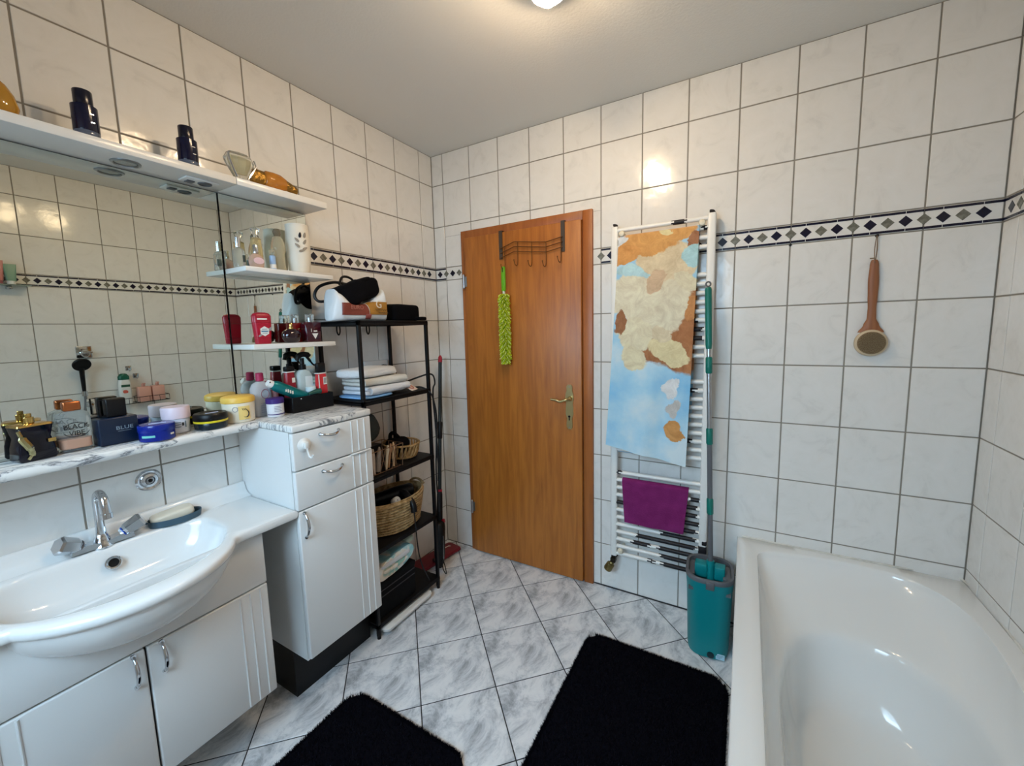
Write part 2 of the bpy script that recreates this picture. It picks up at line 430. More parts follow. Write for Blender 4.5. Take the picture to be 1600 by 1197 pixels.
def wall(name, axis, u0, u1, first, zero, opening=None):
    """tiled wall; u runs along the wall, first = first joint from u0; zero: world pos of (u,v)->point"""
    base = MB(); t = 0.08
    e = 0.078 if axis[0] == 'x' else 0.0015
    rects = [(u0 - e, u1 + e, 0, ROOM_H)]
    if opening:
        a, b, c, d = opening
        rects = [(u0 - e, a, 0, ROOM_H), (b, u1 + e, 0, ROOM_H), (a, b, d, ROOM_H)] + ([(a, b, 0, c)] if c > 0 else [])
    for (a, b, c, d) in rects:
        p, q = zero(a, c), zero(b, d)
        n = {'y-': (0, 1), 'y+': (0, -1), 'x+': (-1, 0), 'x-': (1, 0)}[axis]
        lo = 0.0022
        xs = sorted([p[0], q[0]]); ys = sorted([p[1], q[1]])
        if axis[0] == 'y':
            yy = sorted([p[1] + n[1] * lo, p[1] + n[1] * t]); base.box(xs[0], xs[1], yy[0], yy[1], c, d)
        else:
            xx = sorted([p[0] + n[0] * lo, p[0] + n[0] * t]); base.box(xx[0], xx[1], ys[0], ys[1], c, d)
    w = solo(name, base, GROUT, None, None, kind='structure', smooth=False)
    cols = [u0]; x = first
    while x < u1 - 0.004:
        if x > u0 + 0.004: cols.append(x)
        x += 0.2
    cols.append(u1)
    bm_ = border_meshes(axis)
    for ci in range(len(cols) - 1):
        for ri in range(len(ROWS) - 1):
            a, b, c, d = cols[ci], cols[ci + 1], ROWS[ri], ROWS[ri + 1]
            cu, cv = (a + b) / 2, (c + d) / 2
            rs = [(a + JT, b - JT, c + JT, d - JT)]
            if opening:
                oa, ob, oc, od = opening; g = 0.001
                new = []
                for (p, q, r, s) in rs:
                    if q <= oa or p >= ob or r >= od or s <= oc: new.append((p, q, r, s)); continue
                    if s > od: new.append((p, q, od + g, s))
                    if r < oc: new.append((p, q, r, oc - g))
                    lo, hi = max(r, oc), min(s, od)
                    if p < oa: new.append((p, oa - g, lo, hi))
                    if q > ob: new.append((ob + g, q, lo, hi))
                rs = [r for r in new if r[1] - r[0] > 0.006 and r[3] - r[2] > 0.006]
            if not rs: continue
            me = tile_mesh(b - a, d - c, [(p - cu, q - cu, r - cv, s - cv) for p, q, r, s in rs], axis)
            isb = ri == BORDER_ROW
            o = bpy.data.objects.new('border_tile' if isb else 'wall_tile', me); COL.objects.link(o); o.parent = w; o.location = zero(cu, cv)
            if isb:
                full = abs(b - a - 0.2) < 0.003
                if full and not (opening and rs[0][1] - rs[0][0] < 0.19):
                    so = bpy.data.objects.new('navy_strip', bm_['strip']); COL.objects.link(so); so.parent = o
                start = first + round((a - first) / 0.2) * 0.2 if ci else first - 0.2
                for k, nm in ((0, 'grey'), (0.05, 'navy'), (0.10, 'grey'), (0.15, 'navy')):
                    u = start + k
                    if u - 0.012 < rs[0][0] - (0.02 if (k == 0 and ci) else 0) or u + 0.021 > rs[-1][1]: continue
                    if k == 0 and ci == 0: continue
                    do = bpy.data.objects.new('diamond_inlay', bm_[nm]); COL.objects.link(do); do.parent = o
                    z0 = Vector(zero(u, cv)) - Vector(zero(cu, cv)); do.location = z0
                if not full:
                    st = MB()
                    for (p, q, r, s) in rs:
                        for v0, v1 in ((cv + 0.0268, cv + 0.0353), (cv - 0.0353, cv - 0.0268)):
                            A = [Vector(zero(uu, vv)) - Vector(zero(cu, cv)) for uu, vv in ((p, v0), (q, v0), (q, v1), (p, v1))]
                            nn = Vector({'y-': (0, -1, 0), 'y+': (0, 1, 0), 'x+': (1, 0, 0), 'x-': (-1, 0, 0)}[axis])
                            st.raw([tuple(v - nn * .001) for v in A] + [tuple(v + nn * .001) for v in A], [(4, 5, 6, 7), (0, 1, 5, 4), (1, 2, 6, 5), (2, 3, 7, 6), (3, 0, 4, 7)])
                    me2 = st.mesh('navy_strip'); fixn(me2); finish(me2, NAVYD, [0] * len(st.F), 30, False)
                    so = bpy.data.objects.new('navy_strip', me2); COL.objects.link(so); so.parent = o
    return w

wall('wall_back', 'y-', 0.0, ROOM_W, 0.085, lambda u, v: (u, 0, v), (DOOR_OPEN[0] + .012, DOOR_OPEN[1] - .012, -1, DOOR_OPEN[2] - .012))
wall('wall_left', 'x+', ROOM_Y, 0.0, -2.7137, lambda u, v: (0, u, v))
wall('wall_right', 'x-', 0.0, -ROOM_Y, 0.0956, lambda u, v: (ROOM_W, -u, v))
wall('wall_front', 'y+', -ROOM_W, 0.0, -ROOM_W + 0.1, lambda u, v: (-u, ROOM_Y, v), (-WIN[1], -WIN[0], WIN[2], WIN[3]))

ce = MB(); ce.box(-0.08, ROOM_W + 0.08, ROOM_Y - 0.08, 0.08, ROOM_H, ROOM_H + 0.08)
solo('ceiling', ce, PAINT, None, None, kind='structure', smooth=False)

# floor: dark joint bed with diagonal marbled tiles
fb = MB(); fb.box(-0.08, ROOM_W + 0.08, ROOM_Y - 0.08, 0.08, -0.06, -0.0015)
floor = solo('floor', fb, FGROUT, None, None, kind='structure', smooth=False)
def clip(poly, x0, x1, y0, y1):
    for ax, lim, sgn in ((0, x0, 1), (0, x1, -1), (1, y0, 1), (1, y1, -1)):
        out = []
        for i in range(len(poly)):
            a, b = poly[i], poly[(i + 1) % len(poly)]
            da, db = sgn * (a[ax] - lim), sgn * (b[ax] - lim)
            if da >= 0: out.append(a)
            if (da >= 0) != (db >= 0):
                t = da / (da - db); out.append((a[0] + (b[0] - a[0]) * t, a[1] + (b[1] - a[1]) * t))
        poly = out
        if not poly: return []
    return poly
HD = 0.2096; FJ = 0.0032
_fc = {}
for i in range(-6, 14):
    for j in range(-14, 6):
        if (i + j) % 2 == 0: continue
        cx, cy = 0.493 + HD * i, -0.421 + HD * j
        h = HD - FJ
        p = clip([(cx - h, cy), (cx, cy - h), (cx + h, cy), (cx, cy + h)], 0.001, ROOM_W - 0.001, ROOM_Y, -0.003)
        if len(p) < 3: continue
        ar = abs(sum(p[k][0] * p[(k + 1) % len(p)][1] - p[(k + 1) % len(p)][0] * p[k][1] for k in range(len(p)))) / 2
        if ar < 0.0008: continue
        key = tuple((round(a - cx, 3), round(b - cy, 3)) for a, b in p)
        if key not in _fc:
            mb = MB(); n = len(p); q = [(a - cx, b - cy) for a, b in p]
            mx, my = sum(a for a, b in q) / n, sum(b for a, b in q) / n
            V = [(a, b, -0.004) for a, b in q] + [(a, b, -0.0008) for a, b in q] + [(a + (mx - a) * .006, b + (my - b) * .006, 0) for a, b in q]
            F = [tuple(range(2 * n, 3 * n))] + [(k * n + e, k * n + (e + 1) % n, k * n + n + (e + 1) % n, k * n + n + e) for k in range(2) for e in range(n)]
            mb.raw(V, F); me = mb.mesh('floor_tile'); fixn(me)
            if max(me.polygons, key=lambda f: f.area).normal.z < 0: me.flip_normals()
            finish(me, FTILE, [0] * len(F), 20, False); _fc[key] = me
        o = bpy.data.objects.new('floor_tile', _fc[key]); COL.objects.link(o); o.parent = floor; o.location = (cx, cy, 0)

# window behind the camera
wn = thing('window_1', None, None, ((WIN[0] + WIN[1]) / 2, ROOM_Y, WIN[2]), kind='structure')
mb = MB(); y0, y1 = ROOM_Y - 0.06, ROOM_Y - 0.0
for a, b, c, d in ((WIN[0], WIN[0] + .05, WIN[2], WIN[3]), (WIN[1] - .05, WIN[1], WIN[2], WIN[3]), (WIN[0] + .05, WIN[1] - .05, WIN[2], WIN[2] + .05), (WIN[0] + .05, WIN[1] - .05, WIN[3] - .05, WIN[3])):
    mb.rbox(a, b, y0, y1, c, d, .004)
part('window_frame', mb, WHITE, wn)
mb = MB(); mb.box(WIN[0] + .045, WIN[1] - .045, ROOM_Y - .058, ROOM_Y - .052, WIN[2] + .045, WIN[3] - .045)
part('pane', mb, GLASS, wn)

# door
dr = thing('door_1', None, None, (0.63, 0, 0), kind='structure')
fx0, fx1, fz = DOOR_OPEN
mb = MB(); mb.rbox(fx0, fx0 + .034, -.018, .05, 0, fz, .003); part('frame_post', mb, FRAMEWOOD, dr)
mb = MB(); mb.rbox(fx1 - .052, fx1, -.018, .05, 0, fz, .003); part('frame_post', mb, FRAMEWOOD, dr)
mb = MB(); mb.rbox(fx0 + .034, fx1 - .052, -.018, .05, fz - .048, fz, .003); part('frame_head', mb, FRAMEWOOD, dr)
lf = None
mb = MB(); mb.rbox(0.2535, 0.990, -.034, .006, 0.008, 1.984, .004); lf = part('door_leaf', mb, DOORWOOD, dr)
for hz in (1.728, 0.305):
    mb = MB(); mb.cyl((.249, -.042, hz - .038), (.249, -.042, hz + .038), .007, seg=12); mb.lathe([(0, -.046), (.005, -.043), (.007, -.038)], (.249, -.042, hz), 12)
    mb.lathe([(.007, .038), (.005, .043), (0, .046)], (.249, -.042, hz), 12)
    mb.box(.249, .266, -.037, -.034, hz - .03, hz + .03)
    part('hinge', mb, STEEL, dr)
# escutcheon plate with wavy outline
out = []
zs = [0.0, .012, .03, .06, .085, .12, .145, .17, .195, .215, .235, .246]
ws = [.008, .016, .017, .014, .022, .021, .019, .024, .022, .015, .017, .010]
poly = [(0.922 - w, .882 + z) for z, w in zip(zs, ws)] + [(0.922 + w, .882 + z) for z, w in reversed(list(zip(zs, ws)))]
mb = MB(); mb.prism(poly, 'y', -.041, -.0335); plate = part('escutcheon', mb, BRASS, dr)
mb = MB(); mb.tube(bez([(.926, -.04, 1.052), (.924, -.075, 1.052), (.912, -.084, 1.050), (.885, -.084, 1.040), (.862, -.084, 1.047), (.832, -.084, 1.050)], 24), [.009] * 9 + [.0075] * 8 + [.006] * 4 + [.0045] * 4 if False else .0075, 10)
mb.lathe([(.013, 0), (.012, .012), (.009, .016)], (0, 0, 0), 16, M=Matrix.Translation((.926, -.041, 1.052)) @ Matrix.Rotation(PI / 2, 4, 'X'))
part('door_lever', mb, BRASS, dr)
mb = MB(); mb.cyl((.921, -.0425, .953), (.921, -.0405, .953), .0065, seg=14); mb.box(.918, .924, -.0425, -.0405, .932, .953)
part('keyhole', mb, BLACKP, dr)
for zz in (.893, 1.116):
    mb = MB(); mb.lathe([(.0035, 0), (.003, .0015), (0, .002)], (0, 0, 0), 10, M=Matrix.Translation((.922, -.041, zz)) @ Matrix.Rotation(PI / 2, 4, 'X')); part('screw', mb, STEEL, dr)

# sealant along the tub edge is part of the tub; skirting joint line
mb = MB(); mb.box(1.045, 1.735, -.004, 0.0, 0, .006); solo('trim_1', mb, FGROUT, None, None, kind='structure', smooth=False)

# ------------------------------------------------------------------ ceiling lamp
cl = thing('ceiling_lamp', 'white ceiling lamp with two glowing round bulbs above the door side', 'lamp', (1.177, -0.96, ROOM_H))
mb = MB(); mb.rbox(1.147, 1.207, -1.14, -0.79, ROOM_H - .018, ROOM_H, .006); part('ceiling_plate', mb, WHITE, cl)
BULBM = bpy.data.materials.new('glowing_bulb'); BULBM.use_nodes = True
_b = BULBM.node_tree.nodes['Principled BSDF']; _b.inputs['Base Color'].default_value = (1, .95, .85, 1)
_b.inputs['Emission Color'].default_value = BULB_COLOR + (1,); _b.inputs['Emission Strength'].default_value = BULB_STRENGTH
for by in (-0.827, -1.10):
    mb = MB(); mb.lathe([(.018, 0), (.017, -.012), (.014, -.022)], (1.177, by, ROOM_H - .016), 16); part('lamp_socket', mb, WHITE, cl)
    mb = MB(); mb.lathe([(.016, -.008), (.024, -.012), (.044, -.030), (.052, -.050), (.0535, -.050), (.046, -.028), (.025, -.009), (.016, -.005)], (1.177, by, ROOM_H - .012), 28); part('lamp_shade', mb, WHITE, cl)
    mb = MB(); mb.lathe([(.001, -.031), (.013, -.028), (.023, -.020), (.029, -.008), (.030, .003), (.025, .014), (.017, .024), (.013, .036)], (1.177, by, ROOM_H - .066), 20); part('bulb', mb, BULBM, cl)

# ------------------------------------------------------------------ tall cabinet beside the basin
YL, YR, XF = -1.261, -0.912, 0.362
def bow_handle(name, p0, p1, parent, lift=.024, r=.0042, bow=Vector((0, 0, 0))):
    a, b = Vector(p0), Vector(p1); n = Vector((lift, 0, 0)); pts = []
    for i in range(15):
        t = i / 14; s = math.sin(PI * t) ** 0.6
        pts.append(tuple(a.lerp(b, t) + n * s + bow * math.sin(PI * t)))
    mb = MB(); mb.tube(pts, [r * (0.85 + .45 * math.sin(PI * i / 14)) for i in range(15)], 10)
    for q in (a, b): mb.cyl(tuple(q - Vector((.001, 0, 0))), tuple(q + Vector((.004, 0, 0))), .0062, seg=12)
    return part(name, mb, CHROME, parent)

def fronted(name, parent, y0, y1, z0, z1, x0, x1, beads):
    """door or drawer front with softened edges and vertical raised beads at the given y"""
    mb = MB(); mb.rbox(x0, x1, y0, y1, z0, z1, .005, 3); d = part(name, mb, WHITE, parent)
    for yb in beads:
        m2 = MB(); m2.tube([(x1 - .0005, yb, z0 + .006), (x1 - .0005, yb, z1 - .006)], .0034, 8); part('bead', m2, WHITE, d)
    return d

tc = thing('tall_cabinet', 'white tall bathroom cabinet with two drawers and one door under a marble top', 'cabinet', (.18, (YL + YR) / 2, 0))
mb = MB(); mb.box(.002, XF - .022, YL, YL + .016, .20, 1.087); part('side_panel', mb, WHITE, tc)
mb = MB(); mb.box(.002, XF - .022, YR - .016, YR, .20, 1.087); part('side_panel', mb, WHITE, tc)
mb = MB(); mb.box(.002, XF - .022, YL + .016, YR - .016, .20, .216); mb.box(.002, .008, YL + .016, YR - .016, .216, 1.087); part('carcass', mb, WHITE, tc)
mb = MB(); mb.box(.03, .243, YL + .002, YR + .02, 0, .20); part('plinth', mb, BLACKP, tc, smooth=False)
mb = MB(); mb.rbox(.002, XF + .004, YL - .002, YR + .004, 1.087, 1.1135, .007, 3); part('marble_top', mb, MARBLE, tc)
bd = (-1.011, -.978, -.946)
d1 = fronted('drawer', tc, YL, YR, .945, 1.084, XF - .021, XF, bd)
bow_handle('handle', (XF, -1.153, 1.060), (XF, -1.072, 1.060), d1, bow=Vector((0, 0, -.008)))
d2 = fronted('drawer', tc, YL, YR, .797, .941, XF - .021, XF, bd)
bow_handle('handle', (XF, -1.153, .916), (XF, -1.068, .916), d2, bow=Vector((0, 0, -.008)))
mb = MB(); mb.tube(bez([(XF - .002, -1.02, .940), (XF + .003, -.99, .9415), (XF + .002, -.95, .9412), (XF - .002, -.92, .941)], 12), .0045, 8); part('peeling_edge', mb, WHITE, d2)
d3 = fronted('door', tc, YL, YR, .212, .793, XF - .021, XF, bd)
bow_handle('handle', (XF, -1.240, .785), (XF, -1.240, .692), d3)

# suction hook on the upper drawer
sh = thing('suction_hook', 'white plastic suction cup hook stuck on the upper drawer front', 'hook', (XF, -1.218, 1.03))
RX = Matrix.Rotation(PI / 2, 4, 'Y')
mb = MB(); mb.lathe([(.0255, 0), (.026, .002), (.021, .005), (.014, .010), (.012, .013)], (0, 0, 0), 24, M=Matrix.Translation((XF, -1.218, 1.035)) @ RX); part('suction_cup', mb, WHITEG, sh)
mb = MB(); mb.rbox(XF + .010, XF + .020, -1.2265, -1.2095, 1.022, 1.048, .004); part('hook_body', mb, WHITEG, sh)
mb = MB(); mb.tube(bez([(XF + .016, -1.218, 1.026), (XF + .018, -1.216, 1.008), (XF + .024, -1.215, .994), (XF + .036, -1.214, .992), (XF + .042, -1.213, 1.003)], 20), .0038, 8); part('hook_arm', mb, WHITEG, sh)

# ------------------------------------------------------------------ marble ledge below the mirror
mb = MB(); prof = [(.002, 1.087), (.156, 1.087), (.161, 1.091), (.163, 1.100), (.161, 1.109), (.156, 1.1135), (.002, 1.1135)]
mb.prism(prof, 'y', -2.20, YL - .003)
solo('marble_ledge', mb, MARBLE, 'long white marble ledge with grey veins running under the wide mirror', 'ledge', (.08, -1.73, 1.087), ang=50)

# ------------------------------------------------------------------ mirrors and shelves
TILT = math.radians(0.6)
def mirror(name, y0, y1, label):
    t = thing(name, label, 'mirror', (.024, (y0 + y1) / 2, 1.1145), rz=0)
    M = Matrix.Rotation(TILT, 4, 'Y'); w = (y1 - y0) / 2; h = .847
    mb = MB(); mb.box(-.004, 0.0, -w, w, 0, h, M); part('mirror_backing', mb, BLACKP, t, smooth=False)
    mb = MB(); mb.raw([(.0006, -w + .0012, .001), (.0006, w - .0012, .001), (.0006, w - .0012, h - .001), (.0006, -w + .0012, h - .001), (-.001, -w + .0012, .001), (-.001, w - .0012, .001), (-.001, w - .0012, h - .001), (-.001, -w + .0012, h - .001)],
                [(0, 1, 2, 3), (7, 6, 5, 4), (0, 4, 5, 1), (1, 5, 6, 2), (2, 6, 7, 3), (3, 7, 4, 0)], M); part('mirror_glass', mb, MIRROR, t, smooth=False)
    mb = MB(); mb.box(-.022, -.004, -w + .02, w - .02, .02, h - .02, M); part('mount_board', mb, BLACKP, t, smooth=False)
    return t
mirror('wall_mirror', -2.20, -1.266, 'wide frameless wall mirror above the marble ledge')
mirror('wall_mirror', -1.262, -.914, 'narrow frameless mirror panel behind the two small shelves')
SX = .174
cp = thing('light_canopy', 'long white canopy board with round spotlights above the wide mirror', 'shelf', (.09, -1.73, 1.963))
mb = MB(); mb.rbox(.002, SX, -2.20, -1.2645, 1.963, 1.989, .003); part('board', mb, WHITEG, cp)
for (lx, ly) in ((.098, -1.54), (.098, -1.98)):
    mb = MB(); mb.lathe([(.036, 0), (.036, -.003), (.030, -.005), (.027, -.002), (.027, 0)], (lx, ly, 1.963), 28); sp = part('spotlight', mb, STEEL, cp)
    mb = MB(); mb.lathe([(.026, -.0005), (.020, -.002), (0, -.003)], (lx, ly, 1.963), 24); part('spotlight_glass', mb, mat('frosted_lamp_glass', (170, 168, 158), .3), sp)
mb = MB(); mb.rbox(.075, .135, -1.40, -1.30, 1.957, 1.9635, .003); sw = part('socket_plate', mb, WHITEG, cp)
mb = MB(); mb.lathe([(.021, 0), (.020, -.003), (.016, -.004), (.015, -.001)], (.108, -1.335, 1.957), 24); part('socket_ring', mb, GREYP, sw)
mb = MB(); mb.rbox(.085, .112, -1.388, -1.365, 1.953, 1.9575, .002); part('switch', mb, GREYP, sw)
mb = MB(); mb.rbox(.002, SX, -1.2635, -.905, 1.963, 1.989, .003)
solo('mirror_shelf', mb, WHITEG, 'short white board continuing the canopy above the narrow mirror', 'shelf', (.09, -1.085, 1.963))
mb = MB(); mb.rbox(.034, SX, -1.262, -.90, 1.668, 1.686, .002)
solo('mirror_shelf', mb, WHITEG, 'white glass-bottle shelf fixed to the narrow mirror at its upper third', 'shelf', (.1, -1.085, 1.668))
mb = MB(); mb.rbox(.030, SX + .004, -1.262, -.915, 1.383, 1.402, .002)
solo('mirror_shelf', mb, WHITEG, 'lower white mirror shelf holding the red deodorant and dark bottles', 'shelf', (.1, -1.085, 1.383))

# ------------------------------------------------------------------ washbasin
BC = -1.705
Rb, bulge = .2646, .143
def outer_x(y):
    d = abs(y - BC)
    x = .362
    if d < .235: x = max(x, .505 - (Rb - math.sqrt(Rb * Rb - d * d)))
    return x
def ray_len(th, inside):
    lo, hi = 0, 1.2
    for _ in range(34):
        m = (lo + hi) / 2
        if inside(.25 + m * math.cos(th), BC + m * math.sin(th)): lo = m
        else: hi = m
    return lo
YB0, YB1 = -2.15, -1.2635
def in_out(x, y): return .012 <= x <= outer_x(y) and YB0 <= y <= YB1
def in_bowl(x, y):
    d = abs(y - BC) / .256
    if d >= 1: return False
    xb = .083 + .05 * max(0, d) ** 7
    f = .437 - .135 * d ** 2.3 - .05 * d ** 9
    return xb <= x <= f
angs = sorted(set([2 * PI * i / 120 for i in range(120)] + [math.atan2(yy - BC, xx - .25) % (2 * PI) for xx, yy in ((.012, YB0), (.012, YB1), (.362, YB0), (.362, YB1))]))
NA = len(angs)
ro = [ray_len(a, in_out) for a in angs]; ri = [ray_len(a, in_bowl) for a in angs]
ri = [sum(ri[(i + k) % NA] for k in (-2, -1, 0, 1, 2)) / 5 for i in range(NA)]
rings = []
def ring(fn, z): rings.append([(.25 + fn(i) * math.cos(a), BC + fn(i) * math.sin(a), z) for i, a in enumerate(angs)])
ring(lambda i: ro[i] - .05, .776); ring(lambda i: ro[i] - .012, .776); ring(lambda i: ro[i] - .003, .779); ring(lambda i: ro[i], .787); ring(lambda i: ro[i], .796); ring(lambda i: ro[i] - .003, .803); ring(lambda i: ro[i] - .010, .8065)
ring(lambda i: min(ro[i] - .012, ri[i] + .012), .807); ring(lambda i: ri[i] + .003, .8055)
for sc, z in ((.992, .801), (.975, .79), (.955, .775), (.92, .752), (.86, .727), (.76, .705), (.6, .690), (.4, .683), (.2, .680), (.06, .679)): ring(lambda i, q=sc: ri[i] * q, z)
V = [v for r in rings for v in r]; F = []
for j in range(len(rings) - 1):
    for i in range(NA): F.append((j * NA + i, j * NA + (i + 1) % NA, (j + 1) * NA + (i + 1) % NA, (j + 1) * NA + i))
F.append(tuple((len(rings) - 1) * NA + i for i in range(NA)))
wb = thing('washbasin', 'white ceramic washbasin with rounded bulging front set in a wide slab', 'washbasin', (.25, BC, .776))
mb = MB(); mb.raw(V, F); part('basin', mb, CERAMIC, wb, ang=55)
mb = MB(); mb.prism([(.002, .776), (.06, .776), (.06, .8068), (.040, .812), (.026, .824), (.020, .840), (.017, .852), (.012, .855), (.002, .855)], 'y', YB0, YB1); part('upstand', mb, CERAMIC, wb, ang=50)
# belly of the bowl hanging below the slab
def belly(u, v):
    a = -PI / 2 + PI * u; sn = math.sin(a); y0_ = BC + .238 * sn
    p0_ = Vector((max(.340, outer_x(y0_) - .012), y0_, .7765)); p2_ = Vector((.3375, BC + .236 * sn, .7765 - .138 * max(0, math.cos(a)) ** 1.15))
    p1_ = Vector((p0_.x - .012, y0_, p2_.z + .030))
    return tuple(p0_ * (1 - v) ** 2 + p1_ * 2 * v * (1 - v) + p2_ * v * v)
mb = MB(); mb.grid(belly, 49, 14)
part('bowl_underside', mb, CERAMIC, wb, ang=60)
OV = Matrix.Translation((.108, -1.693, .764)) @ Matrix.Rotation(math.radians(72), 4, 'Y')
mb = MB(); mb.lathe([(.012, .002), (.0125, .005), (.017, .0065), (.0195, .004), (.0195, -.004)], (0, 0, 0), 24, M=OV, close=False); part('overflow_ring', mb, CHROME, wb)
mb = MB(); mb.lathe([(.0125, .0015), (0, .001)], (0, 0, 0), 20, M=OV, close=False); part('overflow_hole', mb, BLACKP, wb)
mb = MB(); mb.lathe([(0, .008), (.018, .007), (.024, .004), (.031, .003), (.032, .0)], (.255, BC, .680), 24); part('drain', mb, CHROME, wb)

# faucet
fa = thing('faucet', 'chrome two-handle basin faucet with a curved swan-neck spout', 'faucet', (.055, -1.70, .807))
fy = -1.698; fx = .058
mb = MB(); mb.lathe([(.026, 0), (.027, .004), (.022, .012), (.017, .03), (.013, .04)], (fx, fy, .807), 24)
mb.prism([(fy - .072, .812), (fy + .072, .812), (fy + .066, .835), (fy + .028, .829), (fy, .823), (fy - .028, .829), (fy - .066, .835)], 'x', fx - .014, fx + .02); part('body', mb, CHROME, fa)
mb = MB(); mb.tube([(fx, fy, .83), (fx, fy, .90), (fx, fy, .945)] + [(fx + .036 - .036 * math.cos(a), fy, .945 + .036 * math.sin(a)) for a in [PI * k / 12 for k in range(1, 11)]] + [(fx + .0705, fy, .940), (fx + .073, fy, .925)], [.0125, .0105, .0105] + [.0105] * 10 + [.0115, .0115], 16); part('spout', mb, CHROME, fa)
mb = MB(); mb.cyl((fx + .0735, fy, .927), (fx + .0745, fy, .912), .0135, seg=18); part('aerator', mb, CHROME, fa)
for sg, nm in ((-1, None), (1, 'cold')):
    d = Vector((.25, sg, .55)).normalized(); p = Vector((fx + .006, fy + sg * .048, .832))
    mb = MB(); mb.tube([tuple(p - d * .006), tuple(p + d * .004), tuple(p + d * .012), tuple(p + d * .05), tuple(p + d * .056)], [.013, .0165, .022, .026, .022], 6); hd = part('tap_handle', mb, CHROME, fa, ang=25)
    mb = MB(); mb.tube([tuple(p + d * .0005), tuple(p + d * .0030)], .0164 if sg > 0 else .0158, 18); part('colour_ring', mb, mat('blue_ring', (20, 70, 170), .3) if sg > 0 else mat('grey_ring', (120, 112, 112), .3), hd)

# soap dish and soap
sd = MB()
DS = Matrix.Translation((.058, -1.512, .8085)) @ Matrix.Rotation(math.radians(-10), 4, 'Z')
sd.lathe([(.001, .003), (.85, .003), (.93, .005), (.97, .020), (1.0, .022), (1.0, .018), (.96, 0), (.5, 0), (.001, 0)], (0, 0, 0), 40, sx=.042, sy=.074, M=DS)
solo('soap_dish', sd, mat('slate_blue_silicone', (58, 84, 100), .5), 'oval slate-blue soap dish on the back of the washbasin', 'soap dish', (.052, -1.512, .8085), ang=50)
mb = MB(); mb.super((0, 0, 0), (.060, .118, .034), .42, 28, M=Matrix.Translation((.052, -1.518, .8310)) @ Matrix.Rotation(math.radians(-10), 4, 'Z') @ Matrix.Rotation(math.radians(6), 4, 'X'))
solo('soap_bar', mb, mat('ivory_soap', (222, 212, 192), .45), 'ivory soap bar lying in the slate-blue dish', 'soap', (.052, -1.512, .812), ang=80)

# round chrome rosette on the tiles
cr = thing('chrome_rosette', 'round chrome wall rosette with dark centre on tiles above the basin', 'rosette', (0, -1.553, .958))
M = Matrix.Translation((0, -1.553, .958)) @ RX
mb = MB(); mb.lathe([(.036, 0), (.0365, .004), (.031, .010), (.025, .008), (.022, .013), (.014, .015), (.012, .010)], (0, 0, 0), 32, M=M); part('rosette_ring', mb, CHROME, cr)
mb = MB(); mb.lathe([(.0115, .0095), (.010, .016), (.007, .017), (.006, .013)], (0, 0, 0), 24, M=M); part('rosette_core', mb, STEEL, cr)
mb = MB(); mb.lathe([(.0055, .0145), (0, .0148)], (0, 0, 0), 12, M=M); part('centre_hole', mb, BLACKP, cr)

# ------------------------------------------------------------------ vanity cabinet under the basin
VX = .338
vc = thing('vanity_cabinet', 'white wall-hung vanity cabinet with two doors under the washbasin', 'cabinet', (.17, BC, .186))
VR, VLft = -1.378, -2.032
mb = MB(); mb.box(.002, VX - .021, VR - .016, VR, .186, .776); part('side_panel', mb, WHITE, vc)
mb = MB(); mb.box(.002, VX - .021, VLft, VLft + .016, .186, .776); part('side_panel', mb, WHITE, vc)
mb = MB(); mb.box(.002, VX - .021, VLft + .016, VR - .016, .186, .202); mb.box(.002, .008, VLft + .016, VR - .016, .202, .64); part('carcass', mb, WHITE, vc)
mb = MB(); mb.rbox(VX - .020, VX, VLft, VR, .592, .776, .004); part('apron_panel', mb, WHITE, vc)
dR = fronted('door', vc, BC - .002, VR, .186, .587, VX - .020, VX, (-1.468, -1.436, -1.404))
bow_handle('handle', (VX, -1.676, .582), (VX, -1.676, .493), dR)
dL = fronted('door', vc, VLft, BC - .007, .186, .587, VX - .020, VX, (-1.942, -1.974, -2.006))
bow_handle('handle', (VX, -1.738, .582), (VX, -1.738, .493), dL)

# ------------------------------------------------------------------ bathtub
TX, TZ = 1.7365, .447
TX1, TY1 = ROOM_W - .001, -1.72
IN = [(1.813, -.150), (1.822, -.120), (1.85, -.098), (1.90, -.082), (1.971, -.064), (2.06, -.050), (2.144, -.046), (2.22, -.050), (2.29, -.066), (2.35, -.105), (2.395, -.165), (2.418, -.25), (2.424, -.36), (2.418, -.48), (2.404, -.60), (2.394, -.80), (2.392, -1.1), (2.392, -1.4), (2.385, -1.52), (2.35, -1.61), (2.28, -1.65), (2.1, -1.662), (1.93, -1.65), (1.85, -1.61), (1.815, -1.52), (1.81, -1.3), (1.81, -1.0), (1.811, -.7), (1.813, -.4), (1.813, -.25)]
BO = [(1.905, -.46), (1.915, -.43), (1.935, -.40), (1.965, -.375), (2.0, -.36), (2.05, -.352), (2.11, -.35), (2.17, -.352), (2.22, -.365), (2.255, -.39), (2.28, -.43), (2.295, -.48), (2.30, -.54), (2.30, -.62), (2.30, -.70), (2.30, -.86), (2.30, -1.1), (2.30, -1.34), (2.29, -1.44), (2.265, -1.5), (2.21, -1.53), (2.1, -1.54), (1.99, -1.53), (1.935, -1.50), (1.91, -1.44), (1.905, -1.28), (1.905, -1.0), (1.905, -.78), (1.905, -.60), (1.905, -.53)]
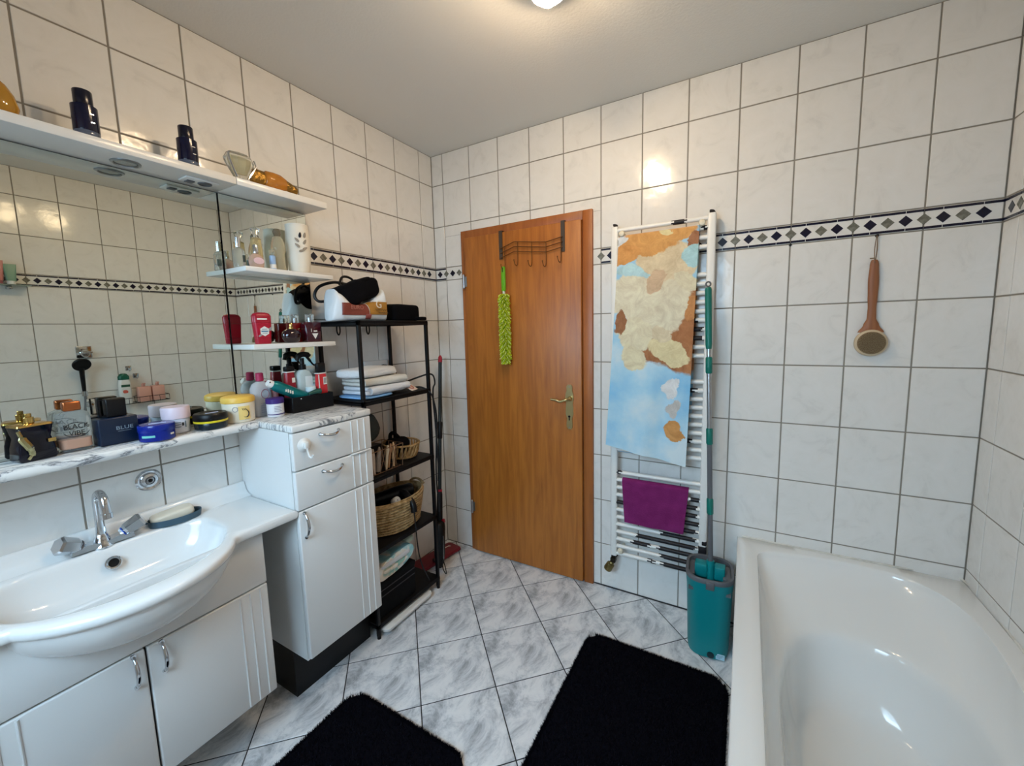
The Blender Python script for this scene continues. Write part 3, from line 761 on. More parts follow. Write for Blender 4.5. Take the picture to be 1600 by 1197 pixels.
MID = [(1.893, -.52), (1.91, -.465), (1.93, -.425), (1.955, -.385), (1.995, -.345), (2.06, -.315), (2.13, -.31), (2.195, -.325), (2.25, -.36), (2.295, -.41), (2.325, -.47), (2.342, -.53), (2.35, -.60), (2.352, -.67), (2.352, -.75), (2.35, -.88), (2.35, -1.1), (2.35, -1.36), (2.34, -1.47), (2.31, -1.55), (2.25, -1.59), (2.1, -1.60), (1.96, -1.59), (1.895, -1.55), (1.868, -1.47), (1.862, -1.28), (1.862, -1.03), (1.862, -.84), (1.866, -.70), (1.876, -.60)]
BO = [(x + .035 * max(0, 2.0 - x) / .095, y - .09 * max(0, (y + 1.0) / .65)) for x, y in BO]
def dense(L, k=4): return [q[:2] for q in bez([(a, b, 0) for a, b in L + [L[0]]], (len(L)) * k)][:-1]
IND, BOD, MDD = dense(IN), dense(BO), dense(MID)
n = len(IND)
def rect_hit(x, y):
    cx, cy = 2.1, -.86; dx, dy = x - cx, y - cy
    t = min(((TX1 - cx) / dx if dx > 0 else (TX - cx) / dx) if abs(dx) > 1e-9 else 1e9, ((0 - .001 - cy) / dy if dy > 0 else (TY1 - cy) / dy) if abs(dy) > 1e-9 else 1e9)
    return (cx + dx * t, cy + dy * t)
rings = []
outr = [rect_hit(*p) for p in IND]
# snap nearest samples onto the four corners
for c in ((TX, -.001), (TX1, -.001), (TX, TY1), (TX1, TY1)):
    k = min(range(n), key=lambda i: (outr[i][0] - c[0]) ** 2 + (outr[i][1] - c[1]) ** 2); outr[k] = c
rings.append([(x, y, TZ - .028) for x, y in outr]); rings.append([(x, y, TZ - .004) for x, y in outr])
rings.append([(x + (ix - x) * .05, y + (iy - y) * .05, TZ) for (x, y), (ix, iy) in zip(outr, IND)])
rings.append([(x + (ix - x) * .9, y + (iy - y) * .9, TZ) for (x, y), (ix, iy) in zip(outr, IND)])
for t, dz in ((0, -.003), (.012, -.012), (.05, -.030), (.18, -.062), (.40, -.096), (.65, -.124), (.86, -.142), (.96, -.152)):
    rings.append([(x + (mx_ - x) * t, y + (my_ - y) * t, TZ + dz) for (x, y), (mx_, my_) in zip(IND, MDD)])
for t, dz in ((.03, -.166), (.10, -.200), (.22, -.250), (.40, -.305), (.60, -.348), (.80, -.375), (1.0, -.388)):
    rings.append([(mx_ + (bx - mx_) * t, my_ + (by - my_) * t, TZ + dz) for (mx_, my_), (bx, by) in zip(MDD, BOD)])
rings.append([(bx + (2.1 - bx) * .12, by + (-.95 - by) * .12, TZ - .3935) for bx, by in BOD])
rings.append([(bx + (2.1 - bx) * .6, by + (-.95 - by) * .6, TZ - .396) for bx, by in BOD])
V = [v for r in rings for v in r]; F = []
for j in range(len(rings) - 1):
    for i in range(n): F.append((j * n + i, j * n + (i + 1) % n, (j + 1) * n + (i + 1) % n, (j + 1) * n + i))
F.append(tuple((len(rings) - 1) * n + i for i in range(n)))
bt = thing('bathtub', 'white enamelled bathtub with rounded sloping end along the right wall', 'bathtub', (2.1, -.86, 0))
mb = MB(); mb.raw(V, F); part('tub_shell', mb, ACRYL, bt, ang=50)
mb = MB(); mb.box(TX + .004, TX + .03, TY1, -.002, 0, TZ - .026); mb.box(TX + .03, TX1 - .002, TY1, TY1 + .03, 0, TZ - .026); part('tub_apron', mb, WHITE, bt, smooth=False)
mb = MB(); mb.tube(bez([(TX + .02, -.003, TZ + .003), (2.0, -.004, TZ + .002), (2.3, -.003, TZ + .003), (ROOM_W - .004, -.004, TZ + .003), (ROOM_W - .004, -.5, TZ + .002), (ROOM_W - .004, -1.7, TZ + .003)], 30), .0042, 8); part('sealant_bead', mb, mat('aged_sealant', (214, 210, 200), .6, var=10, vscale=30), bt)
mb = MB(); mb.lathe([(.026, 0), (.027, .003), (.022, .007), (0, .009)], (2.1, -1.3, TZ - .3955), 24); part('drain', mb, CHROME, bt)

# ------------------------------------------------------------------ towel radiator
RY = -.058
rd = thing('towel_radiator', 'tall white towel radiator with black peeled paint patches on its lower right', 'radiator', (1.385, RY, .23))
BLACKPEEL = mat('bare_black_primer', (20, 18, 24), .55); RADW = mat('radiator_enamel', (232, 231, 226), .28)
def flaky(mb, p0, p1, r, black, seg=10, step=.006):
    """bar along x (or z) whose faces switch to the bare primer inside the black intervals (jagged ends)"""
    a, b = Vector(p0), Vector(p1); L = (b - a).length; k = max(2, int(L / step)); t = (b - a).normalized()
    u = t.orthogonal().normalized(); w = t.cross(u); V = []; F = []; I = []
    for i in range(k + 1):
        c = a.lerp(b, i / k)
        for s in range(seg):
            an = 2 * PI * s / seg; V.append(tuple(c + (u * math.cos(an) + w * math.sin(an)) * r))
    jag = [random.uniform(-.012, .012) for _ in range(seg)]
    for i in range(k):
        for s in range(seg):
            F.append((i * seg + s, i * seg + (s + 1) % seg, (i + 1) * seg + (s + 1) % seg, (i + 1) * seg + s))
            x = L * (i + .5) / k + jag[s]; I.append(1 if any(q0 < x < q1 for q0, q1 in black) else 0)
    F.append(tuple(reversed(range(seg)))); I.append(0); F.append(tuple(k * seg + s for s in range(seg))); I.append(0)
    o = len(mb.V); mb.V += V; mb.F += [tuple(q + o for q in f) for f in F]; mb.I += I
RX0, RX1 = 1.157, 1.612
for x0, x1, blk in ((RX0, RX0 + .034, []), (RX1 - .034, RX1, [(.355 - .23, .44 - .23)])):
    mb = MB(); mb.rbox(x0, x1, RY - .016, RY + .016, .232, 1.912, .008, 3); up = part('upright', mb, RADW, rd)
    if blk:
        mb = MB(); mb.rbox(x0 - .001, x1 + .001, RY - .0172, RY + .0172, .30, .395, .008, 3); mb.rbox(x0 + .012, x1 + .001, RY - .0172, RY + .01, .395, .42, .006, 3); part('peeled_patch', mb, BLACKPEEL, up)
    mb = MB(); mb.super(((x0 + x1) / 2, RY, 1.919), (.022, .024, .016), .8, 16, amp=.006, freq=90); part('end_plug', mb, BLACKPEEL, up)
BX0, BX1 = RX0 + .034, RX1 - .034; BL = BX1 - BX0
bars = [(1.892, [(.245, .30)]), (1.852, [(.37, .388)]), (1.812, []), (1.772, [])]
bars += [(1.652 - .04 * i, {5: [(.33, .36)], 6: [(.34, .38)], 7: [(.325, .385)]}.get(i, [])) for i in range(10)]
bars += [(1.173 - .04 * i, {1: [(.30, .36)], 7: [(.30, .352)]}.get(i, [])) for i in range(10)]
low = {0: [(0, .02)], 2: [(.35, .39)], 3: [(.30, .385)], 4: [(0, .05), (.29, .385)], 5: [(.28, .385)], 6: [(.27, .38)], 7: [(.22, .375)], 8: [(.10, .375)], 9: [(.08, .165), (.205, .40)], 10: [(.225, .40)], 11: [(.165, .19), (.225, .40)]}
bars += [(.69 - .04 * i, low.get(i, [])) for i in range(12)]
for z, blk in bars:
    mb = MB(); flaky(mb, (BX0 - .004, RY - .004, z), (BX1 + .004, RY - .004, z), .0105, blk); part('bar', mb, [RADW, BLACKPEEL], rd, ang=60)
for x, z in ((BX0 + .02, 1.872), (BX1 - .02, 1.872), (BX0 + .02, .272)):
    mb = MB(); mb.cyl((x, RY - .02, z), (x, .0, z), .008, seg=12); mb.lathe([(.014, 0), (.0145, .006), (.011, .012), (0, .014)], (0, 0, 0), 16, M=Matrix.Translation((x, RY - .016, z)) @ Matrix.Rotation(PI / 2, 4, 'X')); part('wall_bracket', mb, mat('cream_bracket', (222, 212, 188), .4), rd)
vl = Vector((1.172, RY - .005, .228))
mb = MB(); mb.cyl(tuple(vl), (1.172, RY - .005, .198), .0115, seg=14); mb.rbox(1.158, 1.186, RY - .022, RY + .012, .196, .222, .005); mb.cyl((1.172, RY, .205), (1.172, 0, .205), .009, seg=12); vb = part('valve_body', mb, mat('dark_patinated_brass', (50, 44, 34), .35, metal=.8), rd)
hd = Vector((-.55, -.25, -1)).normalized(); p = Vector((1.167, RY - .012, .196))
mb = MB(); mb.tube([tuple(p + hd * s) for s in (0, .008, .012, .045, .052, .056)], [.012, .014, .0205, .022, .018, .008], 18); part('thermostat_head', mb, mat('olive_brass', (122, 108, 66), .35, metal=.8), vb)

# printed beach towel: flat abstract colour patches on a pale blue terry ground
def mat_towel():
    m = bpy.data.materials.new('printed_beach_towel'); m.use_nodes = True; nt = m.node_tree; b = nt.nodes['Principled BSDF']
    tc = N(nt, 'ShaderNodeTexCoord'); nz = N(nt, 'ShaderNodeTexNoise', Scale=11.0, Detail=7.0, Roughness=.6)
    nt.links.new(tc.outputs['Object'], nz.inputs['Vector'])
    ma = N(nt, 'ShaderNodeVectorMath', operation='MULTIPLY_ADD'); ma.inputs[1].default_value = (.10, .10, .10)
    nt.links.new(nz.outputs['Color'], ma.inputs[0]); nt.links.new(tc.outputs['Object'], ma.inputs[2])
    g = N(nt, 'ShaderNodeTexNoise', Scale=4.5, Detail=4.0); nt.links.new(tc.outputs['Object'], g.inputs['Vector'])
    r = ramp(nt, [(.34, (128, 186, 222)), (.5, (168, 207, 226)), (.62, (206, 222, 228))]); nt.links.new(g.outputs['Fac'], r.inputs['Fac'])
    last = r.outputs['Color']
    g2 = N(nt, 'ShaderNodeTexNoise', Scale=16.0, Detail=9.0, Roughness=.75, Distortion=1.0); nt.links.new(tc.outputs['Object'], g2.inputs['Vector'])
    # (x, z, rx, rz, angle, colour) in towel coordinates: origin at its lower left, z up
    P = [(.24, .65, .19, .20, 0, (150, 92, 46)), (.34, .62, .12, .22, .1, (158, 98, 50)), (.10, .80, .17, .11, -.3, (230, 206, 178)), (.20, .74, .15, .17, .5, (228, 204, 176)), (.24, .93, .14, .10, .2, (222, 192, 156)),
         (.10, .60, .10, .08, .4, (230, 204, 172)), (.10, .49, .07, .06, .7, (228, 202, 166)), (.13, 1.03, .16, .06, .15, (204, 146, 74)), (.24, 1.06, .13, .055, -.1, (208, 150, 78)), (.05, .98, .08, .04, -.2, (200, 138, 66)),
         (.26, .52, .10, .05, .5, (228, 198, 152)), (.33, .84, .07, .035, .4, (232, 206, 174)), (.35, 1.0, .03, .05, 0, (150, 96, 58)), (.27, .35, .035, .05, .3, (216, 216, 216)), (.29, .26, .025, .045, .2, (180, 176, 172)), (.285, .155, .045, .055, .1, (188, 128, 58)), (.09, .90, .07, .035, .3, (170, 206, 222)), (.02, 1.05, .04, .03, 0, (214, 226, 232)), (.35, .95, .05, .05, 0, (160, 200, 206)), (.19, .85, .05, .06, .4, (200, 170, 136)), (.23, .60, .05, .035, .9, (214, 192, 158)), (.36, .72, .035, .06, .2, (188, 126, 66)), (.03, .66, .03, .06, 0, (140, 86, 44)), (.24, 1.07, .035, .02, .2, (232, 202, 150))]
    for (cx, cz, rx, rz, an, colr) in P:
        mp = N(nt, 'ShaderNodeMapping', vector_type='TEXTURE'); mp.inputs['Location'].default_value = (cx + .05, .05, cz + .05); mp.inputs['Rotation'].default_value = (0, an, 0); mp.inputs['Scale'].default_value = (rx, 10, rz)
        nt.links.new(ma.outputs[0], mp.inputs['Vector'])
        ln = N(nt, 'ShaderNodeVectorMath', operation='LENGTH'); nt.links.new(mp.outputs[0], ln.inputs[0])
        lt = N(nt, 'ShaderNodeMapRange', interpolation_type='SMOOTHSTEP'); lt.inputs['From Min'].default_value = 1.0; lt.inputs['From Max'].default_value = .9
        nt.links.new(ln.outputs['Value'], lt.inputs['Value'])
        mx = N(nt, 'ShaderNodeMix', data_type='RGBA'); nt.links.new(lt.outputs[0], mx.inputs[0]); nt.links.new(last, mx.inputs[6])
        sh_ = N(nt, 'ShaderNodeMix', data_type='RGBA'); nt.links.new(g2.outputs['Fac'], sh_.inputs[0]); sh_.inputs[6].default_value = lin(tuple(max(0, c - 62) for c in colr)); sh_.inputs[7].default_value = lin(tuple(min(255, c + 50) for c in colr))
        nt.links.new(sh_.outputs[2], mx.inputs[7]); last = mx.outputs[2]
    nt.links.new(last, b.inputs['Base Color']); b.inputs['Roughness'].default_value = .95; b.inputs['Sheen Weight'].default_value = .15
    bn = N(nt, 'ShaderNodeTexNoise', Scale=260.0); nt.links.new(tc.outputs['Object'], bn.inputs['Vector'])
    bp = N(nt, 'ShaderNodeBump', Strength=.35, Distance=.004); nt.links.new(bn.outputs['Fac'], bp.inputs['Height']); nt.links.new(bp.outputs['Normal'], b.inputs['Normal'])
    return m
TWL = mat_towel()
TOWL = (1.175, RY - .03, .79)
def drape(x0t, x1t, x0b, x1b, ztop, zbf, zbb, r=.015, sag=.0, flare=0.0, amp=.006, zb_l=None):
    """cloth hung over a bar: u across, v from the front hem over the bar to the back hem"""
    Lf = ztop - zbf; Lb = ztop - zbb; tot = Lf + PI * r + Lb
    def fn(u, v):
        s = v * tot
        if s < Lf:
            k = 1 - s / Lf; dz = (zb_l - zbf) * (1 - u) * k if zb_l is not None else 0
            z = zbf + s + dz; y = RY - .004 - r - flare * k ** 1.5
            y += amp * k * (math.sin(u * 9 + 1) * .6 + math.sin(u * 17 + k * 3) * .4) - amp * k
            q = k; ny = -1; nz = 0
        elif s < Lf + PI * r:
            a = (s - Lf) / r; z = ztop + r * math.sin(a); y = RY - .004 - r * math.cos(a); q = 0; ny = -math.cos(a); nz = math.sin(a)
        else:
            k = (s - Lf - PI * r) / Lb; z = ztop - k * Lb; y = RY - .004 + r; q = k * .75; ny = 1; nz = 0
        xl = x0t + (x0b - x0t) * q; xr = x1t + (x1b - x1t) * q
        return ((xl + (xr - xl) * u, y, z), (0, ny, nz))
    return fn
mb = MB(); mb.sheet(drape(1.196, 1.548, 1.146, 1.520, 1.852, .785, .795, flare=.035, amp=.014, zb_l=.845), 34, 110, .004)
solo('beach_towel', mb, TWL, 'long pale blue beach towel with brown and cream print over the radiator', 'towel', TOWL, ang=60)
mb = MB(); mb.sheet(drape(1.218, 1.530, 1.232, 1.512, .650, .436, .56, amp=.004), 22, 40, .003)
solo('cleaning_cloth', mb, mat('magenta_cloth', (118, 24, 92), .95, bump=.4, bscale=300, var=6, vscale=20), 'magenta cloth hanging over a lower bar of the radiator', 'cloth', (1.37, RY - .03, .436), ang=60)

# ------------------------------------------------------------------ mop bucket and mop
def stadium(hx, hy, r, n=8):
    o = []
    for cx, cy, a0 in ((hx - r, hy - r, 0), (-hx + r, hy - r, PI / 2), (-hx + r, -hy + r, PI), (hx - r, -hy + r, 3 * PI / 2)):
        for k in range(n + 1):
            a = a0 + PI / 2 * k / n; o.append((cx + r * math.cos(a), cy + r * math.sin(a)))
    return o
def loft(mb, rings, cap0=True, cap1=True):
    n = len(rings[0]); V = [v for r in rings for v in r]; F = []
    for j in range(len(rings) - 1):
        for i in range(n): F.append((j * n + i, j * n + (i + 1) % n, (j + 1) * n + (i + 1) % n, (j + 1) * n + i))
    if cap0: F.append(tuple(reversed(range(n))))
    if cap1: F.append(tuple((len(rings) - 1) * n + i for i in range(n)))
    mb.raw(V, F); return mb
BKT = (1.636, -.193, 0)
bk = thing('mop_bucket', 'tall teal plastic mop bucket with grey rim next to the bathtub', 'bucket', BKT, rz=math.radians(4))
def st(z, hx, hy, r): return [(a, b, z) for a, b in stadium(hx, hy, r)]
mb = MB(); loft(mb, [st(.0, .070, .084, .05), st(.004, .078, .092, .055), st(.03, .0815, .095, .057), st(.30, .0895, .102, .062), st(.318, .092, .104, .064), st(.350, .0935, .1055, .065), st(.350, .0885, .1005, .062), st(.05, .077, .090, .054), st(.012, .07, .083, .05)]); part('bucket_body', mb, TEAL, bk, ang=45)
mb = MB(); loft(mb, [st(.346, .0945, .1065, .066), st(.362, .0955, .1075, .067), st(.366, .093, .105, .065), st(.364, .083, .095, .057), st(.345, .081, .093, .056)], False, False); part('rim', mb, GREYP, bk, ang=45)
mb = MB(); mb.box(-.081, .081, -.092, -.045, .300, .312); mb.box(-.081, .081, .060, .092, .300, .312); mb.box(.052, .081, -.05, .065, .31, .350); mb.box(-.081, -.060, -.05, .065, .31, .350); part('wringer_insert', mb, GREYP, bk, smooth=False)
mb = MB(); mb.rbox(-.014, .018, -.1135, -.104, .325, .360, .003); part('latch', mb, GREYP, bk)
mb = MB(); mb.lathe([(.014, 0), (.014, .008), (.008, .010)], (0, 0, 0), 16, M=Matrix.Translation((.012, -.090, .022)) @ Matrix.Rotation(PI / 2, 4, 'X')); part('drain_plug', mb, mat('dark_teal_plug', (8, 40, 46), .4), bk)
lb = MB(); lb.box(.032, .066, -.0935, -.0912, .010, .034); sl = part('sticker', lb, mat('pale_sticker', (170, 205, 220), .4), bk, smooth=False)
for i in range(3):
    lb = MB(); lb.box(.035, .062 - i * .006, -.0942, -.0932, .027 - i * .006, .0285 - i * .006); part('sticker_print', lb, mat('grey_print', (110, 130, 145), .5), sl, smooth=False)
mp = thing('flat_mop', 'flat mop with steel pole and teal grip standing in the bucket', 'mop', (1.632, -.20, .33))
top = Vector((1.592, -.118, 1.60)); bot = Vector((1.6405, -.199, .33))
ax = (top - bot)
def along(t): return tuple(bot + ax * t)
mb = MB(); mb.tube([along(0.03), along(.487)], .0105, 14); part('lower_pole', mb, GREYP, mp)
mb = MB(); mb.tube([along(.487), along(.80)], .0095, 14); part('steel_pole', mb, STEEL, mp)
mb = MB(); mb.tube([along(.785), along(.80), along(.985), along(.992)], [.011, .0135, .0135, .011], 16); part('grip', mb, TEALD, mp)
mb = MB(); d = ax.normalized(); side = Vector((1, 0, 0)); c = top
mb.tube([tuple(c + side * .009 * math.cos(a) + d * (.010 * math.sin(a) + .004)) for a in [2 * PI * k / 16 for k in range(16)]], .0035, 8, closed=True); part('hanging_loop', mb, GREYP, mp)
for t0 in (.245, .487, .73):
    mb = MB(); mb.tube([along(t0 - .028), along(t0 - .024), along(t0 + .024), along(t0 + .028)], [.011, .0135, .0135, .011], 16); part('twist_collar', mb, TEALD, mp)
mb = MB(); mb.rbox(1.577, 1.627, -.218, -.170, .325, .385, .006); part('mop_plate', mb, TEAL, mp)
mb = MB(); mb.rbox(1.655, 1.697, -.218, -.170, .325, .385, .006); part('mop_plate', mb, TEAL, mp)
mb = MB(); mb.tube([(1.6405, -.203, .318), along(.055)], .016, 16); part('swivel_joint', mb, TEAL, mp)

# ------------------------------------------------------------------ bath brush on the back wall
bb = thing('bath_brush', 'wooden bath brush with round bristle head hanging by a string on the tiles', 'brush', (2.155, -.012, 1.30))
def bw(t):   # half width along the handle from top (0) to the head (1)
    pts = [(0, .009), (.05, .0135), (.3, .0165), (.52, .015), (.65, .013), (.8, .014), (.9, .024), (1.0, .040)]
    for (a, wa), (b, wb_) in zip(pts, pts[1:]):
        if t <= b: k = (t - a) / (b - a); k = k * k * (3 - 2 * k); return wa + (wb_ - wa) * k
    return pts[-1][1]
rg = []
for i in range(33):
    t = i / 32; z = 1.660 - t * (1.660 - 1.385); w = bw(t); x = 2.153 + .004 * t; th = .0075
    rg.append([(x + w * math.cos(a), -.014 + th * math.sin(a), z) for a in [2 * PI * k / 14 for k in range(14)]])
mb = MB(); loft(mb, rg); part('handle', mb, BRUSHWOOD, bb, ang=60)
Mh = Matrix.Translation((2.158, -.008, 1.345)) @ Matrix.Rotation(PI / 2, 4, 'X')
mb = MB(); mb.lathe([(.045, 0), (.050, .003), (.0515, .010), (.050, .018), (.046, .021), (0, .021)], (0, 0, 0), 36, M=Mh); part('brush_head', mb, mat('pale_beech', (196, 176, 146), .5), bb)
mb = MB(); random.seed(3)
mb.lathe([(.0425, .021), (.043, .0235), (.0, .0235)], (0, 0, 0), 30, M=Mh)
part('bristle_pad', mb, mat('tan_pad', (128, 104, 78), .9), bb)
mb = MB()
for k in range(11):
    r = .0405 - k * .0038
    for q in range(max(1, int(2 * PI * r / .0042))):
        a = 2 * PI * q / max(1, int(2 * PI * r / .0042)) + k * .2
        x, y = 2.158 + r * math.cos(a), 1.345 + r * math.sin(a)
        dx, dy = random.uniform(-.001, .001), random.uniform(-.001, .001)
        mb.tube([(x, -.030, y), (x + dx, -.0405, y + dy)], [.0011, .0009], 4)
tag(part('bristles', mb, mat('natural_bristle', (176, 158, 122), .8), bb), kind='stuff')
mb = MB(); mb.tube(bez([(2.152, -.022, 1.648), (2.151, -.012, 1.70), (2.156, -.010, 1.752), (2.159, -.008, 1.70), (2.155, -.012, 1.648)], 24), .0014, 6); part('string', mb, mat('cotton_string', (120, 100, 80), .9), bb)
mb = MB(); mb.box(2.138, 2.151, -.020, -.017, 1.664, 1.668); part('string_knot', mb, mat('cotton_string', (120, 100, 80), .9), bb)
hk = MB(); hk.cyl((2.157, 0, 1.750), (2.157, -.016, 1.752), .0028, seg=8); hk.lathe([(.006, 0), (.005, .003), (0, .004)], (0, 0, 0), 12, M=Matrix.Translation((2.157, -.002, 1.750)) @ Matrix.Rotation(PI / 2, 4, 'X'))
solo('wall_nail', hk, BLACKP, 'small dark nail in the border tile holding the bath brush string', 'nail', (2.157, 0, 1.75))
hk = MB(); hk.lathe([(.0055, 0), (.0045, .006), (0, .008)], (0, 0, 0), 12, M=Matrix.Translation((1.885, 0, 1.750)) @ Matrix.Rotation(PI / 2, 4, 'X'))
solo('wall_nail', hk, BLACKP, 'lone dark nail head below the border strip between radiator and bath brush', 'nail', (1.885, 0, 1.75))

# ------------------------------------------------------------------ over-door hook rack and duster
hr = thing('over_door_rack', 'bronze wire over-door rack with five hooks at the top of the door', 'hook rack', (.70, -.036, 1.80))
for x in (.514, .893):
    mb = MB(); mb.prism([(-.0345, 1.985), (-.0375, 1.988), (-.0375, 1.835), (-.040, 1.832), (-.041, 1.990), (.002, 1.990), (.002, 1.985)], 'x', x - .011, x + .011); part('strap', mb, mat('dark_bronze_strap', (82, 70, 60), .45, metal=.6), hr, smooth=False)
zz = [(.514, 0), (.605, .028), (.705, .014), (.80, .002), (.893, .018)]
for k, dz in enumerate((.052, .026, 0)):
    mb = MB(); mb.tube([(x, -.046, 1.838 + z_ * 1.0 + dz) for x, z_ in zz], .0026, 6); part('wire', mb, BRONZE, hr)
for x, z_ in ((.545, .008), (.628, .025), (.715, .012), (.80, .002), (.886, .016)):
    zt = 1.838 + z_ + .052
    pts = [(x, -.049, zt), (x, -.049, zt - .10), (x, -.054, zt - .122), (x, -.066, zt - .132), (x - .003, -.078, zt - .124), (x - .006, -.084, zt - .105)]
    mb = MB(); mb.tube([pts[0], pts[1]] + bez(pts[1:], 16), .0022, 6); mb.super((x - .006, -.084, zt - .103), (.007, .007, .007), 1, 8); part('hook', mb, BRONZE, hr)
du = thing('microfibre_duster', 'lime green shaggy duster hanging from the left hook on the door', 'duster', (.545, -.06, 1.22))
mb = MB(); loft(mb, [[(.5435 + a, -.068 + b, z) for a, b in stadium(hx, hy, .005, 4)] for z, hx, hy in ((1.785, .008, .006), (1.78, .0115, .0075), (1.70, .0125, .0085), (1.652, .0115, .0085), (1.648, .008, .006))]); hdl = part('handle', mb, mat('apple_green_plastic', (98, 168, 22), .4), du)
mb = MB(); mb.rbox(.5405, .5465, -.0772, -.0752, 1.755, 1.778, .001); part('hanging_slot', mb, mat('dark_slot', (40, 70, 10), .7), hdl)
mb = MB(); mb.cyl((.5435, -.068, 1.652), (.5435, -.068, 1.628), .0078, seg=12); part('ferrule', mb, mat('clear_ferrule', (196, 200, 180), .2), du)
mb = MB(); mb.tube([(.5435, -.068, 1.632), (.544, -.068, 1.5), (.546, -.068, 1.24)], .012, 10); core = part('core', mb, mat('lime_core', (120, 160, 20), .9), du)
mb = MB(); mb2 = MB(); random.seed(11)
for k in range(44):
    z = 1.632 - k * .0090
    cx = .5435 + .003 * (1.632 - z) / .4
    for q in range(14):
        a = 2 * PI * (q + .5 * (k % 2)) / 14 + random.uniform(-.15, .15); L = .034 + random.uniform(-.004, .004)
        if k > 40: L *= .8
        drop = .010 + random.uniform(-.003, .004)
        if math.sin(a) > .25: L = min(L, .02 / max(.3, math.sin(a)))
        p0 = (cx + .008 * math.cos(a), -.068 + .008 * math.sin(a), z)
        p1 = (cx + L * .65 * math.cos(a), -.068 + L * .65 * math.sin(a), z - drop * .2)
        p2 = (cx + L * math.cos(a), -.068 + L * math.sin(a), z - drop)
        (mb if (q + k) % 3 else mb2).tube([p0, p1, p2], [.0034, .0036, .0026], 5)
tag(part('chenille_fibres', mb, mat('lime_chenille', (178, 196, 24), .95), du, ang=80), kind='stuff')
tag(part('chenille_fibres', mb2, mat('pale_lime_chenille', (212, 224, 120), .95), du, ang=80), kind='stuff')

# ------------------------------------------------------------------ rugs
def rug(label, x0, x1, y0, y1, seed):
    random.seed(seed); mb = MB(); r = .07; hx, hy = (x1 - x0) / 2, (y1 - y0) / 2; cx, cy = (x0 + x1) / 2, (y0 + y1) / 2
    t = thing('shag_rug', label, 'rug', (cx, cy, 0), rz=0, group='black shag bath rugs')
    loft(mb, [[(a, b, z) for a, b in stadium(hx - i, hy - i, r)] for z, i in ((.0005, .004), (.004, 0), (.012, .002), (.015, .012))]); part('rug_base', mb, RUGM, t)
    rng = np.random.default_rng(seed); n = int(42000 * (4 * hx * hy))
    px = rng.uniform(-hx + .004, hx - .004, n); py = rng.uniform(-hy + .004, hy - .004, n)
    # denser along the edges
    m = int(9000 * 2 * (hx + hy)); e = rng.uniform(0, 1, m); sd_ = rng.integers(0, 4, m); d = rng.uniform(.001, .018, m)
    ex = np.where(sd_ == 0, -hx + d, np.where(sd_ == 1, hx - d, (e * 2 - 1) * hx)); ey = np.where(sd_ == 2, -hy + d, np.where(sd_ == 3, hy - d, (e * 2 - 1) * hy))
    px = np.concatenate([px, ex]); py = np.concatenate([py, ey])
    qx = np.maximum(np.abs(px) - (hx - r), 0); qy = np.maximum(np.abs(py) - (hy - r), 0); keep = np.hypot(qx, qy) < r - .002
    px, py = px[keep], py[keep]; n = len(px)
    a = rng.uniform(0, 2 * PI, n); L = rng.uniform(.012, .024, n); lean = rng.uniform(.0, .012, n)
    edge = np.minimum(hx - np.abs(px), hy - np.abs(py))
    ox = np.where(hx - np.abs(px) < .02, np.sign(px) * rng.uniform(.002, .010, n), lean * np.cos(a)); oy = np.where(hy - np.abs(py) < .02, np.sign(py) * rng.uniform(.002, .010, n), lean * np.sin(a))
    w = .0016
    bz = .008
    V = np.empty((n, 3, 3)); V[:, 0] = np.stack([px - w * np.cos(a), py - w * np.sin(a), np.full(n, bz)], 1); V[:, 1] = np.stack([px + w * np.cos(a), py + w * np.sin(a), np.full(n, bz)], 1)
    V[:, 2] = np.stack([px + ox, py + oy, bz + L * np.where(edge < .012, .55, 1)], 1)
    me = bpy.data.meshes.new('rug_pile'); me.from_pydata(V.reshape(-1, 3).tolist(), [], np.arange(3 * n).reshape(-1, 3).tolist()); me.materials.append(RUGM)
    o = bpy.data.objects.new('rug_pile', me); COL.objects.link(o); o.parent = t; o['kind'] = 'stuff'
rug('black shag rug lying along the bathtub side', 1.150, 1.728, -1.36, -.388, 5)
rug('black shag rug on the floor in front of the tall cabinet and vanity', .432, .995, -2.02, -1.128, 6)

# ------------------------------------------------------------------ black metal rack
KX0, KX1, KY0, KY1 = .014, .298, -.889, -.443
KZ = (1.490, 1.134, .774, .430, .072)
rk = thing('metal_rack', 'black metal rack with five shelves in the corner left of the door', 'rack', ((KX0 + KX1) / 2, (KY0 + KY1) / 2, 0))
for x in (KX0 + .008, KX1 - .008):
    for y in (KY0 + .008, KY1 - .008):
        mb = MB(); mb.rbox(x - .008, x + .008, y - .008, y + .008, .012, KZ[0], .002); mb.cyl((x, y, 0), (x, y, .014), .009, seg=12); part('post', mb, BLACKM, rk)
for z in KZ:
    mb = MB(); mb.rbox(KX0, KX1, KY0, KY1, z - .012, z - .0005, .002); mb.box(KX0, KX1, KY0, KY0 + .014, z - .022, z - .006); mb.box(KX0, KX1, KY1 - .014, KY1, z - .022, z - .006); mb.box(KX1 - .014, KX1, KY0, KY1, z - .022, z - .006); mb.box(KX0, KX0 + .014, KY0, KY1, z - .022, z - .006)
    part('shelf', mb, mat('black_powder_coat', (8, 8, 11), .55, spec=.3), rk)
for y in (-.78, -.60):
    mb = MB(); x = KX0 + .012; mb.tube(bez([(x, y - .008, KZ[0] - .012), (x, y - .009, KZ[0] - .045), (x, y, KZ[0] - .062), (x, y + .009, KZ[0] - .045), (x, y + .008, KZ[0] - .012)], 16), .0035, 6); part('wire_loop', mb, BLACKM, rk)

